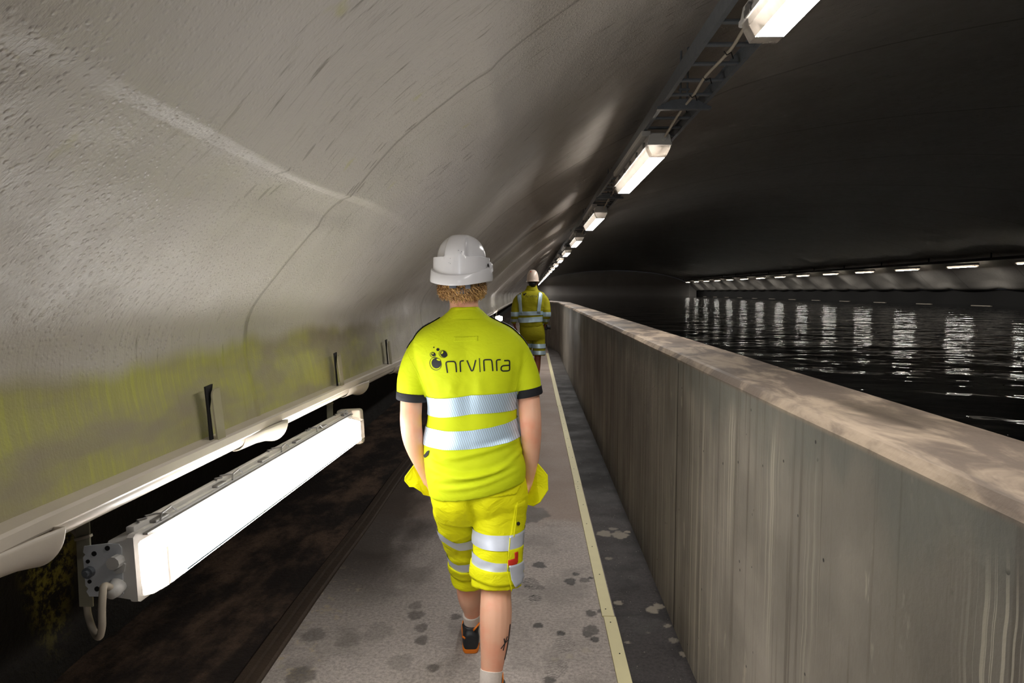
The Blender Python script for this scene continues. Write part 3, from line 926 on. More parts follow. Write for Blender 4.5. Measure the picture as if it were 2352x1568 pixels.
# solid pale bars imitating glints of light along the far waterline
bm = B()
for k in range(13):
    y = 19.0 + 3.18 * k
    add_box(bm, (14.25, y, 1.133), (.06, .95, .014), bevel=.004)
tag(obj('glint_bars', bm, M['glintpale']), kind='structure')
# ================================================================== people
def cloth(name, rgb, var=.06, bump=.25, weave=900.0, rough=.75, wr=.22):
    t = NT(name)
    pos = t.objc(); c = s2l(rgb)
    nz = t.noise(pos, 14.0, 3)
    t.setp(col=t.mix(nz, tuple(x * (1 - var) for x in c), tuple(min(1, x * (1 + var)) for x in c)), rough=rough, spec=.25,
           normal=t.bump(t.noise(pos, weave, 2), bump, .0012, t.bump(t.noise(t.scaled(pos, (15, 15, 24)), 1.0, 3, .55, .8), wr, .012)))
    return t.m
def tape(name, rgb, lines=True, rough=.5, angle=.35, metal=.5):
    """silver retroreflective tape with a fine slanted print"""
    t = NT(name)
    pos = t.objc(); x, y, z = t.sep(pos)
    c = s2l(rgb)
    if lines:
        k = t.math('ADD', t.math('MULTIPLY', x, 1.0), t.math('MULTIPLY', z, angle))
        w = t.math('PINGPONG', t.math('ADD', k, 10.0), .0042)
        col = t.mix(t.ramp(w, .0007, .0013, 1.0, 0.0), c, tuple(q * .55 for q in c))
    else:
        col = t.mix(t.noise(pos, 30.0, 3), tuple(q * .85 for q in c), c)
    t.setp(col=col, rough=rough, metal=metal, spec=.5, normal=t.bump(t.noise(pos, 500.0, 2), .15, .001))
    return t.m
def skin(name, rgb):
    t = NT(name)
    pos = t.objc(); c = s2l(rgb)
    a = t.noise(pos, 9.0, 3)
    red = (min(1, c[0] * 1.0), c[1] * .78, c[2] * .74)
    t.setp(col=t.mix(t.ramp(a, .4, .7), c, red), rough=.5, spec=.4, sss=.08, normal=t.bump(t.noise(pos, 350.0, 2), .15, .001))
    t.b.inputs['Subsurface Radius'].default_value = (.012, .005, .003)
    return t.m
M['hivis'] = cloth('hivis_yellow', (206, 220, 22))
M['hivis_shorts'] = cloth('hivis_shorts', (236, 234, 12), weave=500, wr=.55)
M['hivis2'] = cloth('hivis_olive', (158, 152, 20), wr=.4)
M['blackcloth'] = cloth('black_cloth', (36, 36, 40))
M['print'] = cloth('black_print', (30, 32, 36), bump=.05, rough=.5)
M['tape'] = tape('reflective_tape', (206, 230, 250))
M['tapep'] = tape('reflective_panel', (226, 232, 246), lines=False, rough=.45, metal=.3)
M['tape2'] = tape('reflective_tape_far', (214, 240, 255), lines=False, rough=.42)
M['skin'] = skin('fair_skin', (236, 182, 152))
M['skin2'] = skin('tan_skin', (150, 92, 66))
M['hat'] = simple('white_helmet', (222, 220, 222), .22, var=.02, spec=.5)
M['hat2'] = simple('cream_helmet', (226, 206, 190), .28, var=.03)
M['harness'] = simple('grey_harness', (92, 95, 104), .45)
M['orange'] = simple('orange_rubber', (238, 128, 24), .5)
M['shoeblack'] = simple('black_shoe', (40, 42, 46), .5, var=.25, vs=60, bump=.3, bs=300)
M['sock'] = simple('pale_sock', (226, 214, 204), .8, var=.1, vs=120, bump=.4, bs=300)
M['red'] = simple('red_badge', (216, 50, 24), .6)
M['camblack'] = simple('camera_black', (18, 18, 20), .35)
M['blackhair'] = simple('black_hair', (18, 15, 14), .5)
M['tattoo'] = simple('tattoo_ink', (52, 46, 48), .55)
t_ = NT('blond_hair'); oi = t_.attr('tone')
t_.setp(col=t_.mix(oi, s2l((104, 66, 34)), s2l((224, 180, 118))), rough=.4, spec=.45); M['hair'] = t_.m

def superring(cx, cy, z, a, b, n=72, e=2.4, fn=None):
    out = []
    for k in range(n):
        q = 2 * math.pi * k / n
        c, s = math.cos(q), math.sin(q)
        x = abs(c) ** (2 / e) * a * (1 if c >= 0 else -1)
        y = abs(s) ** (2 / e) * b * (1 if s >= 0 else -1)
        p = Vector((cx + x, cy + y, z))
        if fn: p = fn(p, q)
        out.append(p)
    return out

def torso_rings(rows, d, nrow=70, n=72, e=2.4, fn=None):
    """rows: (py, left px, right px, half depth, dy)"""
    rows = np.array(rows, float)
    yy = np.linspace(rows[0, 0], rows[-1, 0], nrow)
    rings = []
    for y in yy:
        l = cr(rows[:, 0], rows[:, 1], y); r_ = cr(rows[:, 0], rows[:, 2], y); b = cr(rows[:, 0], rows[:, 3], y); dy = cr(rows[:, 0], rows[:, 4], y)
        A, C = P(l, y, d), P(r_, y, d)
        rings.append(superring((A.x + C.x) / 2, d + dy, (A.z + C.z) / 2, (C.x - A.x) / 2, b, n, e, fn))
    return rings

def bvh_of(*lofts):
    bm = B()
    for r in lofts: loft(bm, r)
    bmesh.ops.recalc_face_normals(bm, faces=bm.faces)
    t = BVHTree.FromBMesh(bm); bm.free()
    return t

def bvh_obj(o):
    t = BVHTree.FromObject(o, bpy.context.evaluated_depsgraph_get())
    return t, wloc(o)
class OB:
    """a finished, smoothed surface in world space"""
    def __init__(s, o): s.t, s.l = bvh_obj(o)
    def ray_cast(s, a, b, *r):
        h = s.t.ray_cast(a - s.l, b)
        return (h[0] + s.l if h[0] is not None else None, h[1], h[2], h[3])
    def find_nearest(s, a):
        h = s.t.find_nearest(a - s.l); return (h[0] + s.l, h[1], h[2], h[3])

def proj_y(bvh, x, z, y0, off, fallback=None):
    """drop a point onto a surface from behind (travelling along +Y)"""
    h = bvh.ray_cast(Vector((x, y0 - 1.0, z)), Vector((0, 1, 0)))
    if h[0] is None:
        q = bvh.find_nearest(Vector((x, y0, z)))
        return q[0] + (q[1] if q[1].y < 0 else -q[1]) * off
    nrm = h[1] if h[1].y < 0 else -h[1]
    return h[0] + nrm * off

def patch(bm, bvh, poly, d, off=.004, cuts=3):
    """polygon of photo points laid on a surface"""
    b2 = B()
    vs = [b2.verts.new((P(x, y, d).x, 0, P(x, y, d).z)) for x, y in poly]
    b2.faces.new(vs)
    bmesh.ops.triangulate(b2, faces=b2.faces)
    for _ in range(cuts):
        bmesh.ops.subdivide_edges(b2, edges=[e for e in b2.edges if e.calc_length() > .008], cuts=1)
        bmesh.ops.triangulate(b2, faces=b2.faces)
    mp = {}
    for v in b2.verts:
        mp[v] = bm.verts.new(proj_y(bvh, v.co.x, v.co.z, d, off))
    for f in b2.faces:
        try: bm.faces.new([mp[v] for v in f.verts])
        except ValueError: pass
    b2.free()

def stroke(bm, bvh, pts, w, d, off=.0045, closed=False):
    """a printed line of constant width laid on a surface"""
    pts = [Vector((a, b)) for a, b in pts]
    n = len(pts); L = []
    for i, p in enumerate(pts):
        a = pts[(i - 1) % n] if closed else pts[max(0, i - 1)]
        b = pts[(i + 1) % n] if closed else pts[min(n - 1, i + 1)]
        t = (b - a); t = t.normalized() if t.length > 0 else Vector((1, 0))
        q = Vector((-t.y, t.x)) * w / 2
        L.append((p + q, p - q))
    vv = []
    for a, b in L:
        row = []
        for c in (a, b):
            p3 = P(c.x, c.y, d)
            row.append(bm.verts.new(proj_y(bvh, p3.x, p3.z, d, off)))
        vv.append(row)
    for i in range(n if closed else n - 1):
        j = (i + 1) % n
        try: bm.faces.new((vv[i][0], vv[i][1], vv[j][1], vv[j][0]))
        except ValueError: pass

def dense(pts, n=24, closed=False):
    p = list(pts) + ([pts[0]] if closed else [])
    k = np.arange(len(p)); t = np.linspace(0, len(p) - 1, n)
    a = np.array(p, float)
    return list(zip(np.interp(t, k, a[:, 0]), np.interp(t, k, a[:, 1])))
def curvy(pts, n=24):
    k = np.arange(len(pts)); t = np.linspace(0, len(pts) - 1, n); a = np.array(pts, float)
    return list(zip(cr(k, a[:, 0], t), cr(k, a[:, 1], t)))
def circ(cx, cy, rx, ry=None, n=28, rot=0.0, pinch=0.0):
    ry = ry or rx
    o = []
    for k in range(n):
        q = 2 * math.pi * k / n
        x, y = rx * math.cos(q) * (1 + pinch * math.cos(2 * q)), ry * math.sin(q)
        o.append((cx + x * math.cos(rot) - y * math.sin(rot), cy + x * math.sin(rot) + y * math.cos(rot)))
    return o

def ringband(bm, bvh, ctr_fn, z_fn, h, off, n=96, a0=0, a1=2 * math.pi, rows=5, maxr=.6):
    """a strip wrapped round a limb or trunk: rays run inwards to the axis"""
    full = abs(a1 - a0 - 2 * math.pi) < 1e-6
    cols = n if full else n + 1
    g = []
    for i in range(cols):
        q = a0 + (a1 - a0) * i / n
        col = []
        for j in range(rows):
            dirv = Vector((math.cos(q), math.sin(q), 0))
            c0 = ctr_fn(0)
            z = z_fn(q) - h * j / (rows - 1)
            c = ctr_fn(z)
            hit = bvh.ray_cast(Vector((c.x, c.y, z)) + dirv * maxr, -dirv)
            p = (hit[0] if hit[0] is not None else Vector((c.x, c.y, z)) + dirv * .1) + dirv * off
            col.append(bm.verts.new(p))
        g.append(col)
    for i in range(n):
        a, b = g[i], g[(i + 1) % cols]
        for j in range(rows - 1):
            bm.faces.new((a[j], b[j], b[j + 1], a[j + 1]))

def foot_rings(heel, yaw, Lf=.285, scale=1.0, pitch=0.0):
    """rings of a shoe running from heel to toe"""
    prof = [(0.0, .026, .080, .060), (.012, .036, .092, .0), (.03, .038, .098, .0), (.07, .038, .098, 0), (.12, .040, .085, 0), (.17, .045, .065, 0), (.22, .047, .050, 0), (.26, .040, .040, 0), (.283, .024, .028, 0), (.29, .008, .016, 0)]
    rings = []
    Rm = Matrix.Rotation(yaw, 3, 'Z') @ Matrix.Rotation(pitch, 3, 'X')
    for y, hw, ht, _ in prof:
        r = []
        for k in range(18):
            q = 2 * math.pi * k / 18
            x = math.cos(q) * hw; z = ht / 2 + math.sin(q) * ht / 2
            if z < ht * .25: x *= 1.0
            z = max(z, 0.0)
            x = abs(math.cos(q)) ** .7 * hw * (1 if math.cos(q) >= 0 else -1)
            r.append(Vector(heel) + Rm @ Vector((x * scale, y * scale * Lf / .285, z * scale)))
        rings.append(r)
    return rings

def shoe(parent, heel, yaw, pitch=0.0, detail=True):
    bm = B(); rr = foot_rings(heel, yaw, pitch=pitch)
    up = [[p.copy() for p in r] for r in rr]
    Rm = Matrix.Rotation(yaw, 3, 'Z') @ Matrix.Rotation(pitch, 3, 'X')
    loft(bm, up)
    # collar
    tube(bm, [Vector(heel) + Rm @ Vector(p) for p in ((0, .053, .05), (0, .053, .08), (0, .051, .108))], [.036, .038, .040], 18)
    o = obj('shoe', bm, M['shoeblack'], parent, smooth=True)
    mod_remesh(o, .005, 3)
    bm = B()
    sole = []
    for y, hw in ((-.001, .020), (.004, .029), (.02, .036), (.07, .039), (.12, .041), (.18, .047), (.22, .048), (.26, .041), (.283, .026), (.290, .010)):
        sole.append([Vector(heel) + Rm @ Vector((x, y, z)) for x, z in ((-hw * .94, -.002), (hw * .94, -.002), (hw, .005), (hw, .013), (hw * .9, .016), (-hw * .9, .016), (-hw, .013), (-hw, .005))])
    loft(bm, sole)
    obj('sole', bm, M['orange'], o, smooth=True, angle=50)
    if detail:
        bm = B()
        tube(bm, [Vector(heel) + Rm @ Vector(p) for p in ((.012, .010, .098), (.018, .004, .108), (.030, .012, .118), (.040, .03, .122))], .005, 8, flat=.5)
        tube(bm, [Vector(heel) + Rm @ Vector(p) for p in ((-.036, .012, .070), (-.024, .001, .066))], .004, 8)
        for s in (-1, 1):
            tube(bm, [Vector(heel) + Rm @ Vector(p) for p in ((s * .036, .06, .03), (s * .042, .09, .07), (s * .039, .12, .088))], .003, 6)
        obj('piping', bm, M['orange'], o, smooth=True)
    return o

def hand(bm, wrist, dirv, palm_n, s=1.0, curl=.5, mirror=1):
    """palm, four unequal bent fingers and a thumb off its side"""
    dv = Vector(dirv).normalized(); pn = Vector(palm_n); pn = (pn - dv * pn.dot(dv)).normalized()
    sd = dv.cross(pn) * mirror
    W = Vector(wrist)
    def pt(a, b, c): return W + (dv * a + sd * b + pn * c) * s
    tube(bm, [pt(-.01, 0, 0), pt(.03, 0, 0), pt(.065, 0, .004), pt(.088, 0, .006)], [.026 * s, .034 * s, .038 * s, .034 * s], 12, flat=.42, up=pn)
    for k, (b, L) in enumerate(((-.030, .062), (-.010, .076), (.011, .082), (.031, .074))):
        a0 = .085 if k else .080
        q = curl * (1.1 - .1 * k)
        p = [pt(a0 - .012, b, .004)]; a, c, an = a0, .005, q * .6
        for seg in (.42, .33, .25):
            a += L * seg * math.cos(an); c += L * seg * math.sin(an); an += q
            p.append(pt(a, b * 1.08, c))
        tube(bm, p, [.0092 * s, .0088 * s, .0082 * s, .0066 * s], 9)
    tube(bm, [pt(.022, .022, .004), pt(.045, .046, .014), pt(.068, .056, .026), pt(.088, .055, .036)], [.014 * s, .012 * s, .010 * s, .008 * s], 9)

def head(bm, c, yaw=0.0, s=1.0):
    """cranium, jaw, nose, ears, brow, lips; the face looks along +Y"""
    Rz = Matrix.Rotation(yaw, 3, 'Z')
    def q(x, y, z): return Vector(c) + Rz @ (Vector((x, y, z)) * s)
    ball(bm, q(0, -.012, .03), (.076 * s, .096 * s, .098 * s), 24, Rz)
    tube(bm, [q(0, .03, .02), q(0, .035, -.03), q(0, .045, -.075), q(0, .05, -.105)], [.070 * s, .066 * s, .050 * s, .028 * s], 16)
    tube(bm, [q(0, .098, .02), q(0, .108, -.005), q(0, .118, -.028), q(0, .100, -.036)], [.009 * s, .011 * s, .015 * s, .012 * s], 10)
    for sx in (-1, 1):
        ball(bm, q(sx * .078, .005, -.012), (.010 * s, .020 * s, .033 * s), 12, Rz)
        ball(bm, q(sx * .033, .085, .030), (.026 * s, .014 * s, .008 * s), 10, Rz)
        ball(bm, q(sx * .032, .084, .010), (.013 * s, .012 * s, .010 * s), 10, Rz)
        ball(bm, q(sx * .04, .07, -.025), (.024 * s, .022 * s, .018 * s), 10, Rz)
    tube(bm, [q(-.026, .086, -.062), q(0, .098, -.060), q(.026, .086, -.062)], [.005 * s, .009 * s, .005 * s], 8)
    tube(bm, [q(-.024, .085, -.070), q(0, .097, -.071), q(.024, .085, -.070)], [.005 * s, .009 * s, .005 * s], 8)

def eyes(parent, c, yaw, mat, s=1.0):
    Rz = Matrix.Rotation(yaw, 3, 'Z')
    for sx in (-1, 1):
        bm = B(); ball(bm, Vector(c) + Rz @ (Vector((sx * .032, .092, .011)) * s), .0085 * s, 12, Rz)
        obj('eye', bm, mat, parent, smooth=True)

# ------------------------------------------------------------------ near person
D1 = 2.63
foot1 = P(1085, 1500, 3.0); foot1.z = 0
p1 = empty('person', (P(1095, 1200, 2.68).x, 2.68, 0), 'person in yellow t-shirt, reflective shorts and white helmet walking away, hands in pockets', 'person')

# wrinkles of the shirt
FOLDS = [((995, 1052), (1195, 1010), 7, .0055), ((985, 1072), (1130, 1085), 6, .0055), ((1130, 1085), (1200, 1045), 6, .0055),
         ((1000, 1092), (1190, 1075), 7, .006), ((985, 1040), (1040, 1062), 5, .004), ((1008, 1110), (1196, 1092), 6, .004),
         ((1188, 945), (1180, 990), 5, .004), ((1165, 900), (1178, 955), 5, .003), ((968, 830), (986, 905), 6, .005), ((1194, 830), (1186, 905), 6, .005),
         ((1040, 880), (1035, 905), 10, .003), ((1100, 870), (1105, 905), 12, .003), ((1070, 900), (1075, 860), 8, .002)]
FW = []
for a, b, w, k in FOLDS:
    A, C = P(a[0], a[1], D1 - .1), P(b[0], b[1], D1 - .1)
    FW.append((Vector((A.x, A.z)), Vector((C.x, C.z)), w * D1 / F, k * 1.6))
def shirt_fn(p, q):
    o = 0.0
    if math.sin(q) < .45:
        v = Vector((p.x, p.z))
        for A, C, w, k in FW:
            ab = C - A; L = ab.length
            t = max(0, min(1, (v - A).dot(ab) / (L * L)))
            sag = .012 * math.sin(math.pi * t)
            dd = (v - (A + ab * t) + Vector((0, sag))).length
            ends = math.sin(math.pi * min(1, max(.02, t))) ** .5
            o += k * ends * (math.exp(-(dd / w) ** 2) * 1.3 - .5 * math.exp(-((dd - 1.6 * w) / w) ** 2))
    o += .0035 * noise.noise(Vector((p.x * 9, p.y * 9, p.z * 5)))
    # spine hollow and shoulder blades
    zr = p.z - CAMH
    if math.sin(q) < 0:
        xc = P(1080, 850, D1).x
        o += -.006 * math.exp(-((p.x - xc) / .03) ** 2) * math.exp(-((zr + .30) / .22) ** 2)
        for s in (-1, 1):
            o += .006 * math.exp(-((p.x - xc - s * .085) / .05) ** 2) * math.exp(-((zr + .22) / .09) ** 2)
    c, s = math.cos(q), math.sin(q)
    return p + Vector((c, s, 0)) * o
ROW1 = [(704, 1037, 1099, .052, .02), (716, 1027, 1108, .058, .018), (727, 1014, 1123, .066, .012), (738, 996, 1144, .078, .008), (752, 972, 1172, .092, .004),
        (770, 955, 1192, .104, 0), (795, 948, 1206, .114, -.004), (840, 956, 1206, .122, -.004), (880, 969, 1197, .122, 0), (920, 983, 1187, .118, .004),
        (960, 982, 1189, .112, .006), (1000, 975, 1195, .114, .004), (1040, 975, 1199, .122, -.002), (1080, 981, 1206, .134, -.010), (1105, 987, 1207, .138, -.012), (1124, 990, 1206, .134, -.012)]
tr1 = torso_rings(ROW1, D1, 110, 96, 2.35, shirt_fn)
# the hem rides up over the right hip
zlow = tr1[-1][0].z
for r in tr1:
    for p in r:
        k = max(0, min(1, (P(1090, 1010, D1).z - p.z) / .19))
        p.z += k * (.030 * max(-1, min(1, (p.x - P(1085, 1100, D1).x) / .17)) + .012 * ((p.x - P(1085, 1100, D1).x) / .17) ** 2)
def sleeve_rings(pts, rad):
    pp, rr = resample([P(x, y, d) for x, y, d in pts], rad, 26)
    rings = tube_rings(pp, rr, 28, 1.0, up=(0, 1, 0))
    out = []
    for i, r in enumerate(rings):
        out.append([p + Vector((0, 0, 0)) + (p - pp[i]).normalized() * (.004 * noise.noise(Vector((p.x * 14, p.y * 14, p.z * 8)))) for p in r])
    return out
m1 = D1 / F
slL = sleeve_rings([(1012, 778, D1), (986, 793, D1), (962, 827, D1), (950, 868, D1), (946, 909, D1)], [28 * m1, 35 * m1, 37 * m1, 36.5 * m1, 36 * m1])
slR = sleeve_rings([(1138, 778, D1), (1168, 790, D1), (1190, 824, D1), (1205, 862, D1), (1213, 899, D1)], [28 * m1, 33 * m1, 34.5 * m1, 33.5 * m1, 32 * m1])
bm = B(); loft(bm, tr1); loft(bm, slL); loft(bm, slR)
shirt = obj('shirt', bm, M['hivis'], p1, smooth=True); mod_remesh(shirt, .0055, 3)
T1 = bvh_of(tr1)
SH1 = OB(shirt)
# armhole seams
bm = B()
for pts in ([(938, 806), (958, 838), (972, 868), (983, 900)], [(1218, 806), (1200, 838), (1190, 868), (1184, 895)]):
    q = [proj_y(SH1, P(x, y, D1).x, P(x, y, D1).z, D1, -.0008) for x, y in curvy(pts, 22)]
    tube(bm, q, .0016, 6)
obj('armhole_seam', bm, M['hivis'], shirt, smooth=True)
# cuffs
for (rings, a, b) in ((slL, (985, 917), (911, 905)), (slR, (1183, 897), (1243, 889))):
    base = rings[-1]; c = sum(base, Vector()) / len(base); ax_ = (sum(rings[-1], Vector()) / len(base) - sum(rings[-4], Vector()) / len(base)).normalized()
    bm = B()
    rr = [[c + (p - c) * s + ax_ * h for p in base] for s, h in ((.99, -.016), (1.035, -.014), (1.035, .012), (1.0, .016), (.93, .016))]
    loft(bm, rr, cap=False)
    obj('cuff', bm, M['blackcloth'], shirt, smooth=True, angle=40)
# reflective bands with their slope and droop
def tctr(z): return Vector((P(1085, 950, D1).x, D1, z))
def zline(ptsL):
    xs_ = [P(x, y, D1 - .12).x for x, y in ptsL]; zs_ = [P(x, y, D1 - .12).z for x, y in ptsL]
    def f(q):
        x = tctr(0).x + .19 * math.cos(q)
        return float(np.interp(x, xs_, zs_))
    return f
for pts, hh in (([(985, 918), (1085, 908), (1190, 905)], 43 * m1), ([(968, 990), (1000, 993), (1085, 990), (1150, 984), (1178, 978), (1200, 968)], 41.5 * m1)):
    bm = B(); ringband(bm, T1, tctr, zline(pts), hh, .0035, n=140, rows=8)
    obj('reflective_band', bm, M['tape'], shirt, smooth=True)
# collar
bm = B()
rg = []
for y, l, r_, b, dy in ((731, 1010, 1128, .070, .012), (727, 1016, 1121, .067, .013), (719, 1025, 1112, .062, .018), (712.5, 1032, 1105, .058, .022), (711, 1034, 1103, .055, .022), (716, 1036, 1101, .050, .02)):
    A, C = P(l, y, D1), P(r_, y, D1)
    rg.append(superring((A.x + C.x) / 2, D1 + dy, (A.z + C.z) / 2, (C.x - A.x) / 2 + .002, b + .003, 48, 2.2))
loft(bm, rg, cap=False)
obj('collar', bm, M['hivis'], shirt, smooth=True, angle=50)
# dark shoulder panels with pale dashes
def over(x, y):
    h = SH1.ray_cast(Vector((x, y, 3)), Vector((0, 0, -1)))
    return h[0] if h[0] is not None and h[0].z > 1.30 else SH1.find_nearest(Vector((x, y, 1.45)))[0]
for sgn, xa, xb in ((-1, 1010, 934), (1, 1126, 1212)):
    bm = B(); n = 26; g = []
    for i in range(n + 1):
        t_x = xa + (xb - xa) * i / n
        col = []
        for j in range(7):
            y = D1 + .002 - (.016 if sgn < 0 else .010) * (i / n) + j * .011
            x = P(t_x, 770, D1).x
            h = over(x, y)
            col.append(bm.verts.new((h if h else Vector((x, y, 1.4))) + Vector((sgn * .0015, 0, .004))))
        g.append(col)
    for a, b in zip(g[:-1], g[1:]):
        for j in range(6): bm.faces.new((a[j], a[j + 1], b[j + 1], b[j]))
    pnl = obj('shoulder_panel', bm, M['blackcloth'], shirt, smooth=True)
    for i in range(9):
        t0 = .30 + .055 * i
        bm = B(); q = []
        for (tt, j) in ((t0, 0), (t0 + .04, 0), (t0 + .05, 1), (t0 + .05, 3), (t0 + .01, 3), (t0, 1)):
            x = P(xa + (xb - xa) * tt, 770, D1).x; y = D1 + .001 - (.016 if sgn < 0 else .010) * tt + j * .009
            h = over(x, y); q.append(bm.verts.new((h if h else Vector((x, y, 1.4))) + Vector((sgn * .002, -.001, .0062))))
        bm.faces.new(q)
        obj('reflective_dash', bm, M['tapep'], pnl)
# printed emblem and lettering
def c5(x, y): return (800 + x / 5.227, 600 + y / 5.227)
def S5(l): return [c5(*p) for p in l]
bm = B()
W = 2.8
stroke(bm, SH1, S5(dense([(1238, 1293), (1230, 1240), (1222, 1195)], 8) + curvy([(1222, 1190), (1226, 1172), (1245, 1164), (1300, 1162), (1322, 1168), (1333, 1190)], 20) + dense([(1334, 1196), (1338, 1240), (1341, 1285)], 8)), W, D1, .0014)
stroke(bm, SH1, S5(dense([(1388, 1283), (1385, 1240), (1382, 1195)], 8) + curvy([(1382, 1188), (1385, 1165), (1400, 1157), (1424, 1155)], 14)), W, D1, .0014)
stroke(bm, SH1, S5(dense([(1460, 1150), (1490, 1220)], 9) + curvy([(1500, 1243), (1510, 1264), (1520, 1270), (1530, 1262), (1537, 1240)], 16) + dense([(1545, 1215), (1562, 1145)], 9)), W, D1, .0014)
stroke(bm, SH1, S5(dense([(1604, 1124), (1608, 1200), (1613, 1283)], 14)), W * .65, D1, .0014)
stroke(bm, SH1, S5(dense([(1661, 1272), (1658, 1220), (1655, 1170)], 8) + curvy([(1654, 1162), (1658, 1147), (1675, 1142), (1725, 1141), (1740, 1147), (1747, 1165)], 20) + dense([(1748, 1172), (1753, 1220), (1757, 1272)], 8)), W, D1, .0014)
stroke(bm, SH1, S5(dense([(1803, 1272), (1800, 1220), (1798, 1170)], 8) + curvy([(1798, 1164), (1802, 1150), (1815, 1145), (1845, 1144)], 14)), W, D1, .0014)
stroke(bm, SH1, S5(dense([(1884, 1157), (1925, 1157)], 6) + curvy([(1932, 1158), (1942, 1164), (1945, 1180)], 10) + dense([(1945, 1190), (1945, 1255)], 8) + curvy([(1944, 1262), (1938, 1273), (1925, 1276)], 8) + dense([(1915, 1277), (1875, 1276)], 6) + curvy([(1866, 1274), (1852, 1262), (1850, 1244), (1856, 1224), (1872, 1215)], 16) + dense([(1882, 1214), (1942, 1213)], 8)), W, D1, .0014)
patch(bm, SH1, S5(circ(1108, 1184, 58, 60, rot=.2)), D1, .0012, 3)
stroke(bm, SH1, S5(circ(1097, 1192, 74, 68, 40, rot=1.0)), 1.0, D1, .0014, True)
patch(bm, SH1, S5(circ(1196, 1078, 40, 36, rot=.5, pinch=.12)), D1, .0012, 3)
stroke(bm, SH1, S5(circ(1186, 1078, 48, 40, 32, rot=.4)), .9, D1, .0014, True)
patch(bm, SH1, S5(circ(1074, 1084, 26, 22, rot=.3)), D1, .0012, 2)
stroke(bm, SH1, S5(circ(1066, 1090, 34, 28, 28, rot=.3)), .9, D1, .0014, True)
patch(bm, SH1, S5(circ(1126, 1029, 19, 17, n=16)), D1, .0012, 1)
patch(bm, SH1, S5(circ(1077, 1005, 8, 8, n=12)), D1, .0012, 1)
emb = obj('printed_emblem', bm, M['print'], shirt); tag(emb, 'dark printed bubbles and the letters nrv|nra across the back')
bm = B()
patch(bm, SH1, S5(circ(1133, 1144, 22, 10, n=18, rot=.35)), D1, .0020, 1)
patch(bm, SH1, S5(circ(1178, 1062, 10, 18, n=14, rot=.6)), D1, .0020, 1)
patch(bm, SH1, S5(circ(1068, 1076, 7, 9, n=12, rot=.6)), D1, .0020, 1)
obj('emblem_highlight', bm, M['hivis'], emb)
bm = B(); patch(bm, SH1, S5([(1303, 885), (1420, 886), (1585, 876), (1586, 932), (1420, 938), (1304, 940)]), D1, .0006, 4)
o = obj('neck_label', bm, M['hivis'], shirt, smooth=True); mod_solid(o, .0012)

# ---- shorts
def seat_fn(p, q):
    o = 0.0
    if math.sin(q) < 0:
        xc = P(1087, 1140, 2.5).x
        k = max(0, min(1, (P(1087, 1105, 2.5).z - p.z) / .07))
        o = -.022 * k * math.exp(-((p.x - xc) / .016) ** 2) + .010 * k * math.exp(-((abs(p.x - xc) - .065) / .04) ** 2)
    return p + Vector((math.cos(q), math.sin(q), 0)) * o
hips = torso_rings([(1070, 994, 1200, .100, -.005), (1100, 993, 1208, .108, -.006), (1130, 990, 1213, .117, -.008), (1150, 993, 1213, .115, -.006), (1175, 1000, 1209, .097, 0), (1198, 1010, 1203, .070, .004)], D1, 24, 96, 2.5, seat_fn)
def leg_rings(pts, rads, nz=.006, steps=34, fl=1.0, seed=0):
    pp, rr = resample([P(x, y, d) for x, y, d in pts], [r * d / F for r, (x, y, d) in zip(rads, pts)], steps)
    rings = tube_rings(pp, rr, 40, fl, up=(0, 1, 0))
    out = []
    for i, r in enumerate(rings):
        out.append([p + (p - pp[i]).normalized() * (nz * noise.noise(Vector((p.x * 8 + seed, p.y * 8, p.z * 15))) + nz * .6 * noise.noise(Vector((p.x * 17 + seed, p.y * 17, p.z * 34)))) for p in r])
    return out, pp
lgR, cR = leg_rings([(1138, 1120, 2.63), (1146, 1165, 2.625), (1146, 1215, 2.60), (1143, 1265, 2.575), (1141, 1310, 2.555), (1141, 1343, 2.545)], [58, 64, 60, 58.5, 59, 60], .007, seed=1)
lgL, cL = leg_rings([(1042, 1120, 2.64), (1047, 1165, 2.68), (1059, 1215, 2.76), (1074, 1262, 2.84), (1079, 1300, 2.89), (1080, 1326, 2.91)], [50, 53, 52, 48, 47, 48], .009, seed=5)
bm = B(); loft(bm, hips); loft(bm, lgR); loft(bm, lgL)
shorts = obj('shorts', bm, M['hivis_shorts'], p1, smooth=True); mod_remesh(shorts, .0055, 3)
TR_, TL_ = bvh_of(lgR), bvh_of(lgL)
TH_ = OB(shorts)
def ctrf(pp):
    zs_ = [p.z for p in pp][::-1]; xs_ = [p.x for p in pp][::-1]; ys_ = [p.y for p in pp][::-1]
    return lambda z: Vector((np.interp(z, zs_, xs_), np.interp(z, zs_, ys_), z))
def legband(bvh, pp, pts, d, h, mat, name='reflective_band', off=.004, rows=6):
    f = ctrf(pp)
    xs_ = [P(x, y, d).x for x, y in pts]; zs_ = [P(x, y, d).z for x, y in pts]
    cx_ = f(zs_[0]).x
    bm = B(); ringband(bm, bvh, f, lambda q: float(np.interp(cx_ + .10 * math.cos(q), xs_, zs_)), h, off, n=72, rows=rows, maxr=.22)
    return obj(name, bm, mat, shorts, smooth=True)
legband(TR_, cR, [(1085, 1231), (1140, 1232), (1200, 1234)], 2.49, 33 * 2.49 / F, M['tapep'])
legband(TR_, cR, [(1080, 1288), (1140, 1296), (1200, 1300)], 2.46, 28 * 2.46 / F, M['tapep'])
legband(TL_, cL, [(1025, 1213), (1050, 1232), (1090, 1228)], 2.74, 25 * 2.74 / F, M['tapep'])
legband(TL_, cL, [(1030, 1275), (1055, 1286), (1090, 1278)], 2.82, 25 * 2.82 / F, M['tapep'])
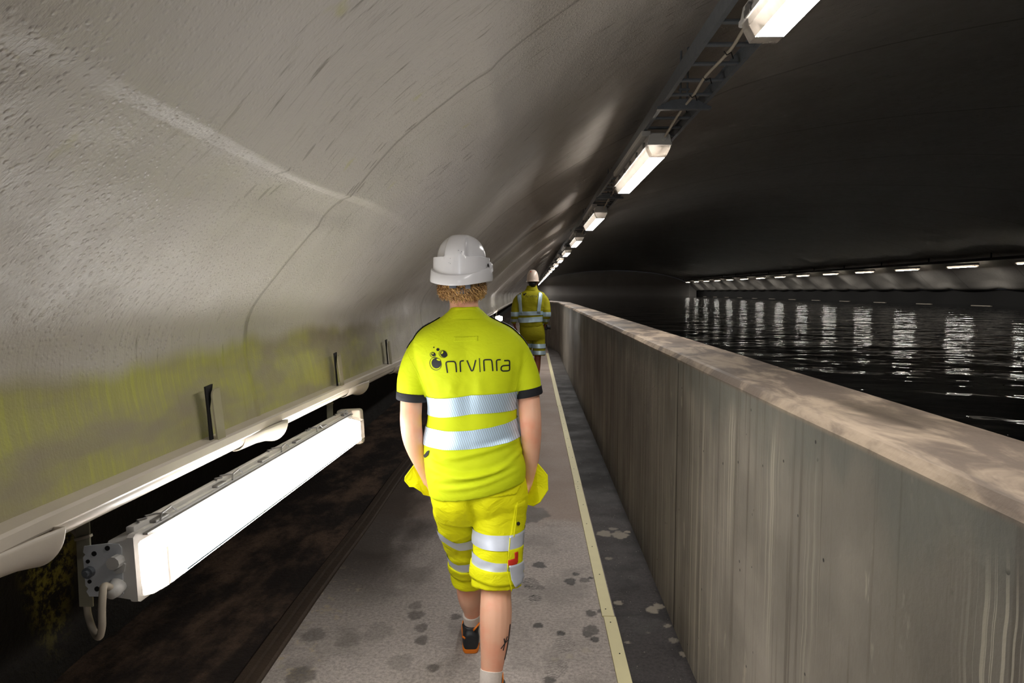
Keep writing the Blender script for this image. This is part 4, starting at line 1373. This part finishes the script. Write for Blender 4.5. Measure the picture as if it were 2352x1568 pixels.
for bvh, pp, pts, d, h in ((TR_, cR, [(1078, 1313), (1140, 1317), (1200, 1320)], 2.45, 30 * 2.45 / F), (TL_, cL, [(1030, 1301), (1060, 1308), (1095, 1304)], 2.82, 26 * 2.82 / F)):
    o = legband(bvh, pp, pts, d, h, M['hivis_shorts'], 'turned_up_hem', .006); mod_solid(o, .006)
# side panel of the right leg
def legpatch(name, poly, mat, d, off, bvh, parent=shorts, thick=.0015, cuts=3):
    bm = B(); patch(bm, bvh, poly, d, off, cuts); o = obj(name, bm, mat, parent, smooth=True); mod_solid(o, thick); return o
legpatch('side_panel', [(1183, 1156), (1205, 1150), (1205, 1190), (1201, 1232), (1170, 1232)], M['hivis_shorts'], 2.55, .003, TH_)
legpatch('reflective_panel', [(1169, 1232), (1200, 1233), (1197, 1265), (1166, 1264)], M['tapep'], 2.50, .0075, TH_)
lab = legpatch('badge_panel', [(1166, 1265), (1197, 1266), (1194, 1302), (1165, 1301)], M['hivis_shorts'], 2.48, .0085, TH_)
bd = legpatch('badge', [(1165, 1285.5), (1184.5, 1284.5), (1184.5, 1294), (1182, 1298), (1165, 1298)], M['red'], 2.48, .0108, TH_, lab, .001, 4)
legpatch('badge_stem', [(1178, 1272), (1184.5, 1272), (1184.5, 1286), (1178, 1286)], M['red'], 2.48, .0108, TH_, bd, .001, 4)
legpatch('reflective_panel', [(1166, 1302), (1194, 1303), (1199, 1350), (1178, 1352), (1170, 1335)], M['tapep'], 2.46, .013, TH_)
bm = B(); c = proj_y(TH_, P(1187, 1204, 2.53).x, P(1187, 1204, 2.53).z, 2.55, .008); ball(bm, c, (.007, .004, .0075), 12); obj('button', bm, M['dark'], shorts, smooth=True)
bm = B()
for a, b in (((1186, 1155), (1178, 1232)), ((1170, 1232), (1165, 1300)), ((1165, 1300), (1176, 1350))):
    pts = [proj_y(TH_, P(x, y, 2.52).x, P(x, y, 2.52).z, 2.52, .008) for x, y in dense([a, b], 10)]
    tube(bm, pts, .0022, 6)
obj('side_seam', bm, M['hivis_shorts'], shorts, smooth=True)
# seat pocket flaps and the centre seam
legpatch('pocket_flap', [(1088, 1122), (1100, 1113), (1188, 1103), (1195, 1110), (1193, 1128), (1184, 1141), (1110, 1143), (1092, 1138)], M['hivis_shorts'], 2.5, .003, TH_, thick=.004, cuts=4)
legpatch('pocket_flap', [(994, 1126), (1050, 1128), (1055, 1136), (1048, 1147), (1004, 1141), (994, 1136)], M['hivis_shorts'], 2.52, .003, TH_, thick=.004, cuts=4)
# holster pockets pushed out by the hands
def holster(poly, d, tilt):
    bm = B(); f = []; g = []
    for x, y, e in poly:
        p = P(x, y, d + e); f.append(p); g.append(p + Vector((0, .006, 0)))
    loft(bm, [f, g])
    o = obj('holster_pocket', bm, M['hivis_shorts'], shorts); 
    m = o.modifiers.new('bevel', 'BEVEL'); m.width = .0025; m.segments = 2
    bm = B(); tube(bm, f + [f[0]], .0028, 6); obj('edge_binding', bm, M['hivis_shorts'], o, smooth=True)
holster([(957, 1062, .02), (948, 1072, .01), (931, 1095, 0), (930, 1103, 0), (941, 1117, 0), (950, 1117, 0), (968, 1128, .02), (973, 1135, .03), (992, 1140, .05), (996, 1105, .05), (975, 1080, .04)], 2.63, 0)
holster([(1233, 1063, .02), (1245, 1076, .01), (1257, 1091, 0), (1258, 1124, 0), (1240, 1152, .0), (1225, 1161, .02), (1211, 1158, .04), (1213, 1125, .05), (1222, 1090, .04)], 2.61, 0)
# zip pull on the left hip
bm = B(); pts = [(981, 1038), (987, 1034), (984, 1046), (975, 1055), (971, 1051)]
patch(bm, T1, pts, 2.55, .004, 1); obj('zip_pull', bm, M['dark'], shorts)

# ---- body: one continuous surface
bm = B()
HC = P(1062, 655, 2.66)
head(bm, HC, yaw=-.12)
tube(bm, [P(1064, 665, 2.675), P(1066, 700, 2.665), P(1067, 730, 2.65), P(1070, 775, 2.64)], [.056, .056, .060, .085], 20)
rr = torso_rings([(725, 1035, 1105, .05, .01), (760, 975, 1168, .075, 0), (800, 965, 1190, .095, 0), (880, 985, 1180, .10, 0), (960, 1000, 1172, .092, .006), (1040, 995, 1180, .092, 0), (1100, 1005, 1192, .086, .004), (1140, 1014, 1186, .070, .006)], D1, 30, 40, 2.2)
loft(bm, rr)
# arms
def limb(pts, rads, n=16, steps=26, fl=1.0):
    pp, rr = resample([P(x, y, d) for x, y, d in pts], [r * d / F for r, (x, y, d) in zip(rads, pts)], steps)
    loft(bm, tube_rings(pp, rr, n, fl, up=(0, 1, 0)))
limb([(1000, 790, 2.63), (964, 830, 2.635), (947, 905, 2.635), (944, 945, 2.62), (944, 972, 2.605), (948, 1005, 2.61), (956, 1035, 2.625), (967, 1065, 2.645), (978, 1092, 2.665), (985, 1108, 2.675)], [24, 26, 26, 25.5, 25.5, 24.5, 21, 16.5, 13.5, 13.5])
limb([(1155, 790, 2.63), (1188, 830, 2.64), (1211, 895, 2.64), (1216, 935, 2.62), (1218.5, 965, 2.60), (1220, 1000, 2.61), (1220, 1040, 2.63), (1219, 1070, 2.645), (1218, 1092, 2.66), (1218, 1108, 2.67)], [24, 25, 25.5, 26, 25.5, 24, 20.5, 17, 14.5, 14])
hand(bm, P(984, 1100, 2.672), P(1002, 1150, 2.72) - P(984, 1100, 2.672), (1, 0, .0), .92, .35, 1)
hand(bm, P(1218, 1098, 2.665), P(1208, 1150, 2.71) - P(1218, 1098, 2.665), (-1, 0, 0), .92, .35, -1)
# legs
limb([(1140, 1150, 2.62), (1143, 1230, 2.60), (1141, 1320, 2.56), (1139, 1365, 2.525), (1139, 1405, 2.49), (1137, 1450, 2.46), (1133, 1500, 2.435), (1129, 1540, 2.415), (1126, 1575, 2.40), (1126, 1600, 2.40)], [44, 42, 38, 36.5, 38.5, 36.5, 31, 26, 23, 23])
limb([(1050, 1150, 2.64), (1062, 1230, 2.80), (1077, 1310, 2.92), (1077, 1345, 2.925), (1079, 1375, 2.93), (1084, 1400, 2.945), (1086, 1430, 2.965), (1087, 1460, 2.975), (1087, 1478, 2.98)], [42, 38, 32, 30.5, 27.5, 21, 17.5, 17, 17])
# feet
heelL = PZ(1081, 1501, 0); heelL.z = .004
heelR = P(1126, 1630, 2.385); heelR.z = .10
tube(bm, [heelL + Vector((0, .05, .11)), heelL + Vector((0, .06, .05)), heelL + Vector((0, .14, .03)), heelL + Vector((0, .22, .025))], [.034, .034, .03, .02], 12)
RmR = Matrix.Rotation(R(-24), 3, 'X')
tube(bm, [heelR + RmR @ Vector((0, .05, .11)), heelR + RmR @ Vector((0, .06, .05)), heelR + RmR @ Vector((0, .14, .035)), heelR + RmR @ Vector((0, .22, .03))], [.034, .034, .03, .02], 12)
body = obj('body', bm, M['skin'], p1, smooth=True); mod_remesh(body, .0052, 4)
M['eye'] = simple('eye_white', (226, 222, 218), .2); eyes(body, HC, -.12, M['eye'])
shoe(p1, heelL, .06); 
heelR.z = .085
shoe(p1, heelR, .0, pitch=R(-16))
# socks
def sock(pts, rads):
    bm2 = B()
    pp, rr = resample([P(x, y, d) for x, y, d in pts], [r * d / F for r, (x, y, d) in zip(rads, pts)], 44)
    rr = [r * (1 + .016 * (i % 2)) for i, r in enumerate(rr)]
    loft(bm2, tube_rings(pp, rr, 24, 1.0, up=(0, 1, 0)))
    obj('sock', bm2, M['sock'], p1, smooth=True)
sock([(1083, 1409, 2.948), (1085, 1430, 2.963), (1086, 1450, 2.97), (1086, 1466, 2.975)], [21, 20, 20.5, 21])
sock([(1129, 1537, 2.415), (1127, 1560, 2.405), (1126, 1590, 2.40), (1126, 1615, 2.40)], [27.2, 26.0, 26, 27])
# tattoo on the right calf
calf = bvh_of(tube_rings(*(lambda a: (a[0], a[1], 24, 1.0, (0, 1, 0)))(resample([P(x, y, d) for x, y, d in ((1139, 1405, 2.49), (1137, 1450, 2.46), (1133, 1500, 2.435), (1129, 1540, 2.415))], [38.5 * 2.49 / F, 36.5 * 2.46 / F, 31 * 2.435 / F, 26 * 2.415 / F], 12))))
bm = B()
for pts in ([(1165, 1460), (1160, 1472), (1156, 1486)], [(1168, 1468), (1160, 1472), (1151, 1480)], [(1158, 1461), (1160, 1472)], [(1171, 1440), (1168, 1466), (1164, 1490), (1159, 1510)]):
    stroke(bm, calf, curvy(pts, 12) if len(pts) > 2 else dense(pts, 8), 2.4, 2.43, .0012)
obj('tattoo', bm, M['tattoo'], body)

# ---- helmet
def hardhat(parent, c, ztop, zled, zstep, zlip, a, b, yaw, mat):
    """white safety helmet with raised crown panel, ledges and a deep rear brim; c = axis point"""
    Rz = Matrix.Rotation(yaw, 3, 'Z')
    n = 240
    rows = []
    H = ztop - zled
    def rr(q, ra, rb, z):
        x, y = ra * math.cos(q), rb * math.sin(q)
        return Rz @ Vector((x, y, 0)) + Vector((c.x, c.y, z))
    qs = [2 * math.pi * k / n for k in range(n)]
    slope = lambda q: -.010 * math.cos(q)          # brim climbs to the right
    lipf = lambda q: .030 * max(0, math.sin(q)) + .018 * abs(math.cos(q)) ** 2
    stepf = lambda q: .020 * abs(math.cos(q)) ** 3
    rows.append([rr(q, a * 1.00, b * 1.00, zlip + lipf(q) + .004) for q in qs])
    rows.append([rr(q, a * 1.09, b * 1.07 + .03 * max(0, math.sin(q)) ** 4, zlip + lipf(q)) for q in qs])
    rows.append([rr(q, a * 1.105, b * 1.085 + .03 * max(0, math.sin(q)) ** 4, zlip + lipf(q) + .004) for q in qs])
    rows.append([rr(q, a * 1.075, b * 1.05 + .008 * max(0, math.sin(q)), zstep + lipf(q) * .6 + stepf(q) - .006) for q in qs])
    rows.append([rr(q, a * 1.06, b * 1.035, zstep + lipf(q) * .6 + stepf(q) - .001) for q in qs])
    rows.append([rr(q, a * .995, b * .985, zstep + lipf(q) * .6 + stepf(q) + .002) for q in qs])
    for k in range(1, 6):
        f = k / 5
        rows.append([rr(q, a * (.995 - .012 * f), b * (.985 - .01 * f), zstep + (zled - zstep) * f + (lipf(q) * .6 + stepf(q)) * (1 - f)) for q in qs])
    nd_ = 44
    for k in range(1, nd_):
        f = k / nd_
        z = zled + H * math.sin(f * math.pi / 2)
        s = math.cos(f * math.pi / 2) ** .80
        row = []
        for q in qs:
            x, y = a * .983 * s * math.cos(q), b * .975 * s * math.sin(q)
            hw = .046 - .012 * min(1, f * 1.2)
            e = (abs(x) - hw) / .0032
            inset = 1 / (1 + math.exp(-max(-30, min(30, e))))
            fr = .865 if k > 1 else .94
            sc = 1 - (1 - fr) * inset * (1 - f ** 3)
            dz = -.004 * inset * (1 - f ** 3)
            row.append(Rz @ Vector((x * sc, y * sc, 0)) + Vector((c.x, c.y, z + dz)))
        rows.append(row)
    bm = B()
    vr = loft(bm, rows, cap=False)
    tv = bm.verts.new((c.x, c.y, ztop))
    for i in range(n): bm.faces.new((vr[-1][i], vr[-1][(i + 1) % n], tv))
    return obj('helmet', bm, mat, parent, smooth=True, angle=38)
DH = 2.655
hc = P(1060.5, 620, DH)
zt, zl_, zs_, zb = P(1060, 539.5, DH - .0).z, P(1060, 590, DH - .08).z, P(1060, 632, DH - .12).z, P(1060, 656, DH - .13).z
hat = hardhat(p1, hc, zt, zl_, zs_, zb, 64.5 * DH / F, .138, -.10, M['hat'])
bm = B()
k0 = P(1128, 612, DH - .02)
ball(bm, k0, (.007, .014, .014), 12); tube(bm, [k0 + Vector((-.006, 0, .016)), k0, k0 + Vector((.003, -.004, -.016)), k0 + Vector((-.004, -.006, -.03))], [.005, .007, .006, .004], 8)
obj('visor_knob', bm, M['hat'], hat, smooth=True)
bm = B(); ball(bm, P(1121, 609, DH - .055), (.003, .006, .007), 10); ball(bm, P(1089, 549.5, DH - .03), (.004, .003, .0025), 8); obj('vent_hole', bm, M['dark'], hat, smooth=True)
for x, y in ((1053, 575), (1060, 578), (1058, 581), (1034, 593), (1031, 602), (1034, 605)):
    pass
bm = B()
HB = BVHTree.FromObject(hat, bpy.context.evaluated_depsgraph_get())
hl = wloc(hat)
for x, y, w in ((1053, 575, 1.6), (1060, 578, 2), (1058, 581, 1.2), (1034.5, 593.5, 1), (1031.5, 603, 1), (1034.5, 605, 1.2)):
    q = P(x, y, DH - .13) - hl
    h = HB.ray_cast(Vector((q.x, q.y - .5, q.z)), Vector((0, 1, 0)))
    if h[0] is not None: ball(bm, h[0] + hl, (w * .0011, .0006, w * .0008), 6)
obj('scuff', bm, M['harness'], hat)
# nape strap
bm = B()
pts = [P(x, y, DH - .098 + .00009 * (x - 1060) ** 2 * .3) for x, y in ((1022, 652), (1030, 660), (1045, 666), (1062, 668), (1078, 664), (1092, 658), (1102, 652))]
tube(bm, pts, [.004, .008, .011, .012, .010, .007, .004], 8, steps=24, flat=.35, up=(0, 1, 0))
add_box(bm, P(1040, 657, DH - .108), (.026, .006, .016), bevel=.002); add_box(bm, P(1075, 658, DH - .108), (.020, .006, .016), bevel=.002)
obj('nape_strap', bm, M['harness'], hat, smooth=True, angle=40)

# ---- curly hair below the helmet
bm = B()
tone = bm.verts.layers.float.new('tone')
rnd = random.Random(11)
hx, hy = P(1062, 680, 2.66).x, 2.655
for k in range(1150):
    q = rnd.uniform(math.pi * .88, math.pi * 2.12)
    ra, rb = .083, .095
    z0 = P(1060, rnd.uniform(640, 672), 2.58).z
    back = max(0.0, -math.sin(q))
    L = rnd.uniform(.024, .040) * (.85 + .42 * back ** 2)
    squeeze = 1.0
    tn = rnd.random()
    ph = rnd.uniform(0, 6.28); cw = rnd.uniform(.005, .014); turns = rnd.uniform(.4, 1.2); r0 = rnd.uniform(.0009, .0019)
    pts = []
    n = 10
    for i in range(n):
        f = i / (n - 1)
        z = z0 - L * f
        # narrows toward the nape
        nar = 1 - .30 * max(0, min(1, (P(1060, 668, 2.58).z - z) / .05)) ** 1.5
        aa = q + .10 * math.sin(ph + f * 3)
        out = 1 + .10 * rnd.random() * f
        x = hx + ra * nar * out * math.cos(aa) + cw * f * math.cos(ph + turns * 6.28 * f)
        y = hy + rb * nar * out * math.sin(aa) + cw * f * math.sin(ph + turns * 6.28 * f)
        pts.append(Vector((x, y, z + .3 * cw * f * math.sin(ph * 2 + turns * 9 * f))))
    rad = [r0 * (1.0 if i < n - 3 else (n - i) / 4) for i in range(n)]
    vr = loft(bm, tube_rings(pts, rad, 5), cap=False)
    for ring in vr:
        for v in ring: v[tone] = tn
# scalp beneath
vs = ball(bm, Vector((hx, hy, P(1060, 655, 2.6).z)), (.080, .092, .035), 20)
for v in vs: v[tone] = .1
obj('hair', bm, M['hair'], p1, smooth=True)

# ------------------------------------------------------------------ far person
D2 = 10.9
m2 = D2 / F / 5.227
def k4(x, y): return (1120 + x / 5.227, 580 + y / 5.227)
def P4(x, y, d=D2): return P(*k4(x, y), d)
g2 = P4(545, 1660); 
p2 = empty('person', (g2.x, D2, 0), 'person in olive yellow reflective jacket and cream helmet walking far ahead, carrying a camera', 'person')
def t4(rows, nrow=60, n=64, e=2.3, fn=None, d=D2):
    return torso_rings([(k4(0, y)[1], k4(l, 0)[0], k4(r_, 0)[0], b, dy) for y, l, r_, b, dy in rows], d, nrow, n, e, fn)
def j_fn(p, q):
    o = .010 * noise.noise(Vector((p.x * 8, p.y * 8, p.z * 9))) + .005 * noise.noise(Vector((p.x * 18, p.y * 18, p.z * 16)))
    return p + Vector((math.cos(q), math.sin(q), 0)) * o
jr = t4([(420, 478, 592, .07, .02), (455, 450, 612, .08, .01), (480, 395, 668, .10, 0), (520, 352, 690, .125, 0), (600, 360, 685, .14, 0), (700, 372, 668, .14, 0), (800, 372, 662, .135, 0), (850, 380, 664, .135, -.01), (890, 386, 668, .13, -.01)], fn=j_fn)
def arm4(pts, rads, steps=26):
    pp, rr = resample([P4(x, y, d) for x, y, d in pts], [r * m2 for r in rads], steps)
    rings = tube_rings(pp, rr, 24, 1.0, up=(0, 1, 0))
    return [[p + (p - pp[i]).normalized() * .008 * noise.noise(Vector((p.x * 10, p.y * 10, p.z * 14))) for p in r] for i, r in enumerate(rings)], pp
aL, pL = arm4([(425, 520, D2), (382, 545, D2), (345, 620, D2), (332, 740, D2 - .02), (318, 800, D2 + .03), (316, 840, D2 + .06)], [34, 48, 52, 48, 38, 33])
aR, pR = arm4([(625, 520, D2), (668, 545, D2), (698, 620, D2), (708, 740, D2 - .03), (702, 800, D2 + .02), (695, 838, D2 + .08)], [34, 46, 51, 48, 38, 32])
bm = B(); loft(bm, jr); loft(bm, aL); loft(bm, aR)
jk = obj('jacket', bm, M['hivis2'], p2, smooth=True); mod_remesh(jk, .010, 3)
J = bvh_of(jr); JL = bvh_of(aL); JR = bvh_of(aR)
c2 = lambda z: Vector((P4(520, 700).x, D2, z))
def band4(bvh, cf, y0, y1, slope=0, parent=None, off=.008, n=60, maxr=.5):
    z0, z1 = P4(520, y0).z, P4(520, y1).z
    bm = B(); ringband(bm, bvh, cf, lambda q: z0 + slope * math.cos(q), z0 - z1, off, n=n, rows=5, maxr=maxr)
    return obj('reflective_band', bm, M['tape2'], parent or jk, smooth=True)
band4(J, c2, 702, 748, .004); band4(J, c2, 772, 832, .010)
for bv, pp in ((JL, pL), (JR, pR)):
    f = ctrf(pp)
    band4(bv, f, 712, 765, 0, off=.006, n=30, maxr=.12); band4(bv, f, 797, 832, 0, off=.006, n=30, maxr=.12)
def patch4(name, poly, mat, off, bvh=J, parent=jk, cuts=3, thick=.003, d=D2 - .13):
    bm = B(); patch(bm, bvh, [k4(*p) for p in poly], d, off, cuts); o = obj(name, bm, mat, parent, smooth=True); mod_solid(o, thick); return o
patch4('brace_tape', [(358, 505), (380, 482), (402, 480), (408, 560), (412, 640), (420, 740), (385, 740), (375, 640), (364, 560)], M['tape2'], .008)
patch4('brace_tape', [(615, 478), (640, 482), (656, 500), (648, 580), (636, 660), (628, 730), (590, 730), (598, 660), (608, 580)], M['tape2'], .008)
bm = B()
for poly in (circ(440, 505, 12, 11, n=12), circ(458, 493, 8, 6, n=10), circ(436, 490, 4, 4, n=8)): patch(bm, J, [k4(*p) for p in poly], D2 - .13, .008, 1)
for pts in ([(462, 540), (460, 518), (475, 516), (478, 540)], [(490, 538), (488, 518), (500, 516)], [(505, 516), (514, 538), (524, 514)], [(531, 508), (532, 538)], [(540, 537), (539, 515), (553, 514), (555, 537)], [(564, 537), (563, 516), (572, 514)], [(576, 517), (586, 516), (587, 536), (576, 536), (577, 526), (586, 525)]):
    stroke(bm, J, [k4(*p) for p in dense(pts, 12)], .55, D2 - .13, .008)
e2 = obj('printed_emblem', bm, M['print'], jk); tag(e2, 'small dark printed bubbles and letters on the jacket')
bm = B(); rg = []
for y, l, r_, b in ((452, 447, 612, .088), (430, 462, 600, .080), (405, 472, 594, .076), (396, 474, 592, .076), (400, 482, 586, .066)):
    A, C = P4(l, y), P4(r_, y); rg.append(superring((A.x + C.x) / 2, D2 + .015, A.z, (C.x - A.x) / 2, b, 40, 2.1))
loft(bm, rg, cap=False); obj('collar', bm, M['hivis2'], jk, smooth=True)
# shorts
hp = t4([(860, 385, 668, .125, 0), (930, 384, 684, .135, -.01), (1000, 390, 690, .135, -.01), (1050, 400, 688, .12, 0)], 20)
def leg4(pts, rads, steps=24, nz=.010):
    pp, rr = resample([P4(x, y, d) for x, y, d in pts], [r * m2 for r in rads], steps)
    rings = tube_rings(pp, rr, 32, 1.0, up=(0, 1, 0))
    return [[p + (p - pp[i]).normalized() * nz * noise.noise(Vector((p.x * 9, p.y * 9, p.z * 12))) for p in r] for i, r in enumerate(rings)], pp
l4R, q4R = leg4([(610, 1000, D2), (614, 1100, D2 - .02), (616, 1180, D2 - .04), (617, 1236, D2 - .05)], [74, 76, 76, 77])
l4L, q4L = leg4([(460, 1000, D2), (458, 1100, D2 + .05), (460, 1180, D2 + .09), (461, 1228, D2 + .11)], [72, 74, 72, 72])
bm = B(); loft(bm, hp); loft(bm, l4R); loft(bm, l4L)
sh2 = obj('shorts', bm, M['hivis2'], p2, smooth=True); mod_remesh(sh2, .010, 3)
for bvh, pp in ((bvh_of(l4R), q4R), (bvh_of(l4L), q4L)):
    f = ctrf(pp)
    band4(bvh, f, 1090, 1140, 0, sh2, .008, 40, .2); band4(bvh, f, 1170, 1215, 0, sh2, .008, 40, .2)
# body
bm = B()
H2 = P4(540, 345, D2 + .02)
head(bm, H2, yaw=-.25, s=.98)
tube(bm, [P4(540, 360, D2 + .01), P4(540, 410, D2 + .01), P4(530, 460)], [.055, .056, .07], 16)
loft(bm, t4([(440, 490, 580, .05, 0), (490, 400, 645, .08, 0), (600, 390, 650, .10, 0), (800, 400, 640, .10, 0), (930, 405, 660, .11, 0), (1040, 420, 660, .09, 0)], 24, 32))
def limb4(pts, rads, n=14):
    pp, rr = resample([P4(x, y, d) for x, y, d in pts], [r * m2 for r in rads], 24)
    loft(bm, tube_rings(pp, rr, n, 1.0, up=(0, 1, 0)))
limb4([(420, 525, D2), (365, 590, D2), (333, 700, D2), (324, 790, D2 + .02), (320, 850, D2 + .06), (325, 870, D2 + .08)], [36, 36, 32, 28, 20, 19])
limb4([(632, 525, D2), (684, 590, D2), (706, 700, D2), (702, 790, D2 + .01), (694, 850, D2 + .09), (690, 865, D2 + .11)], [36, 36, 32, 28, 20, 19])
hand(bm, P4(325, 862, D2 + .07), Vector((.08, .25, -1)), (1, 0, 0), .95, .4, 1)
hand(bm, P4(692, 860, D2 + .10), Vector((-.02, .5, -.7)), (-1, .1, 0), .95, .75, -1)
limb4([(610, 1050, D2), (605, 1180, D2 - .03), (600, 1260, D2 - .05), (594, 1340, D2 - .09), (590, 1420, D2 - .11), (588, 1520, D2 - .10), (588, 1600, D2 - .09)], [58, 50, 40, 42, 38, 27, 25])
limb4([(465, 1050, D2), (464, 1180, D2 + .08), (466, 1260, D2 + .13), (470, 1340, D2 + .14), (474, 1420, D2 + .17), (478, 1520, D2 + .22), (480, 1600, D2 + .26)], [58, 50, 40, 42, 38, 27, 25])
b2_ = obj('body', bm, M['skin2'], p2, smooth=True); mod_remesh(b2_, .0065, 3)
eyes(b2_, H2, -.25, M['eye'], .98)
hL = P4(482, 1650, D2 + .22); hL.z = .004
hR = P4(588, 1640, D2 - .13); hR.z = .03
shoe(p2, hL, .05, detail=False); shoe(p2, hR, -.05, pitch=R(-6), detail=False)
# dark hair
bm = B()
vs = ball(bm, H2 + Vector((0, -.020, .012)), (.080, .092, .085), 24)
tube(bm, [H2 + Vector((0, -.05, 0)), H2 + Vector((0, -.045, -.045)), H2 + Vector((0, -.035, -.075))], [.066, .062, .052], 18)
obj('hair', bm, M['blackhair'], p2, smooth=True)
# rounded climbing-style helmet
bm = B()
hc2 = P4(542, 335, D2); zt2, zb2 = P4(542, 205).z, P4(542, 342).z
rows = []; n = 48
aa, bb = 73 * m2, .125
for f, s in ((-.06, 1.02), (-.02, 1.045), (.03, 1.03)):
    rows.append([Vector((hc2.x + aa * s * math.cos(q), D2 + .01 + bb * s * math.sin(q), zb2 + f * (zt2 - zb2))) for q in [2 * math.pi * k / n for k in range(n)]])
for k in range(1, 18):
    f = k / 18
    s = math.cos(f * math.pi / 2) ** .62
    rows.append([Vector((hc2.x - .006 * f + aa * s * math.cos(q) * (1 - .05 * f), D2 + .01 + bb * s * math.sin(q), zb2 + (zt2 - zb2) * math.sin(f * math.pi / 2))) for q in [2 * math.pi * k2 / n for k2 in range(n)]])
vr = loft(bm, rows, cap=False)
tv = bm.verts.new((hc2.x - .006, D2 + .01, zt2))
for i in range(n): bm.faces.new((vr[-1][i], vr[-1][(i + 1) % n], tv))
hat2 = obj('helmet', bm, M['hat2'], p2, smooth=True)
HB2 = BVHTree.FromObject(hat2, bpy.context.evaluated_depsgraph_get()); hl = wloc(hat2)
q = P4(520, 232) - hl; h = HB2.ray_cast(Vector((q.x, q.y - .5, q.z)), Vector((0, 1, 0)))
bm = B(); ball(bm, (h[0] if h[0] is not None else q) + hl, (.012, .005, .010), 12); obj('badge', bm, M['red'], hat2, smooth=True)
bm = B(); tube(bm, [Vector((hc2.x + aa * 1.05 * math.cos(q), D2 + .01 + bb * 1.05 * math.sin(q), zb2 - .002)) for q in np.linspace(0, 2 * math.pi, 40)], .004, 6); obj('rim', bm, M['hat2'], hat2, smooth=True)
# camera carried in the right hand
ck = P4(690, 893, D2 + .16)
cm_ = empty('photo_camera', (ck.x, ck.y, ck.z - .05), 'black photo camera carried in the far person\'s right hand', 'camera')
bm = B(); add_box(bm, ck, (.075, .13, .095), bevel=.012); add_box(bm, ck + Vector((0, .0, .055)), (.05, .05, .03), bevel=.01); obj('camera_body', bm, M['camblack'], cm_)
bm = B(); tube(bm, [ck + Vector((.035, .0, -.005)), ck + Vector((.075, 0, -.008)), ck + Vector((.09, 0, -.008))], [.034, .036, .038], 18); obj('lens', bm, M['camblack'], cm_, smooth=True, angle=40)
bm = B(); tube(bm, [ck + Vector((-.03, -.06, .045)), P4(655, 870, D2 + .02), P4(640, 925, D2 + .02), P4(655, 945, D2 + .03), ck + Vector((-.03, -.06, -.02))], .006, 6, steps=30); obj('strap', bm, M['camblack'], cm_, smooth=True)
# ================================================================== light
w = bpy.data.worlds.new('world'); SC.world = w; w.use_nodes = True
w.node_tree.nodes['Background'].inputs[0].default_value = (.8, .85, 1.0, 1)
w.node_tree.nodes['Background'].inputs[1].default_value = 0.02
def lamp(name, typ, loc, energy, rgb, **kw):
    l = bpy.data.lights.new(name, typ); l.energy = energy; l.color = rgb
    for k, v in kw.items(): setattr(l, k, v)
    o = bpy.data.objects.new(name, l); COL.objects.link(o); o.location = loc
    return o
# the photographer's head torch
t = lamp('head_torch', 'SPOT', (.03, -.05, CAMH + .10), 16, (.86, .93, 1.0), spot_size=R(75), spot_blend=1.0, shadow_soft_size=.02)
t.rotation_euler = (R(88), 0, R(2))
SC.view_settings.view_transform = 'Standard'
SC.view_settings.look = 'None'
SC.view_settings.exposure = 0.0
SC.view_settings.gamma = 1.0
SC.view_settings.use_curve_mapping = False
SC.cycles.use_denoising = True
SC.cycles.max_bounces = 6
SC.cycles.diffuse_bounces = 4
SC.cycles.glossy_bounces = 3
SC.cycles.transmission_bounces = 4
SC.cycles.adaptive_threshold = 0.02
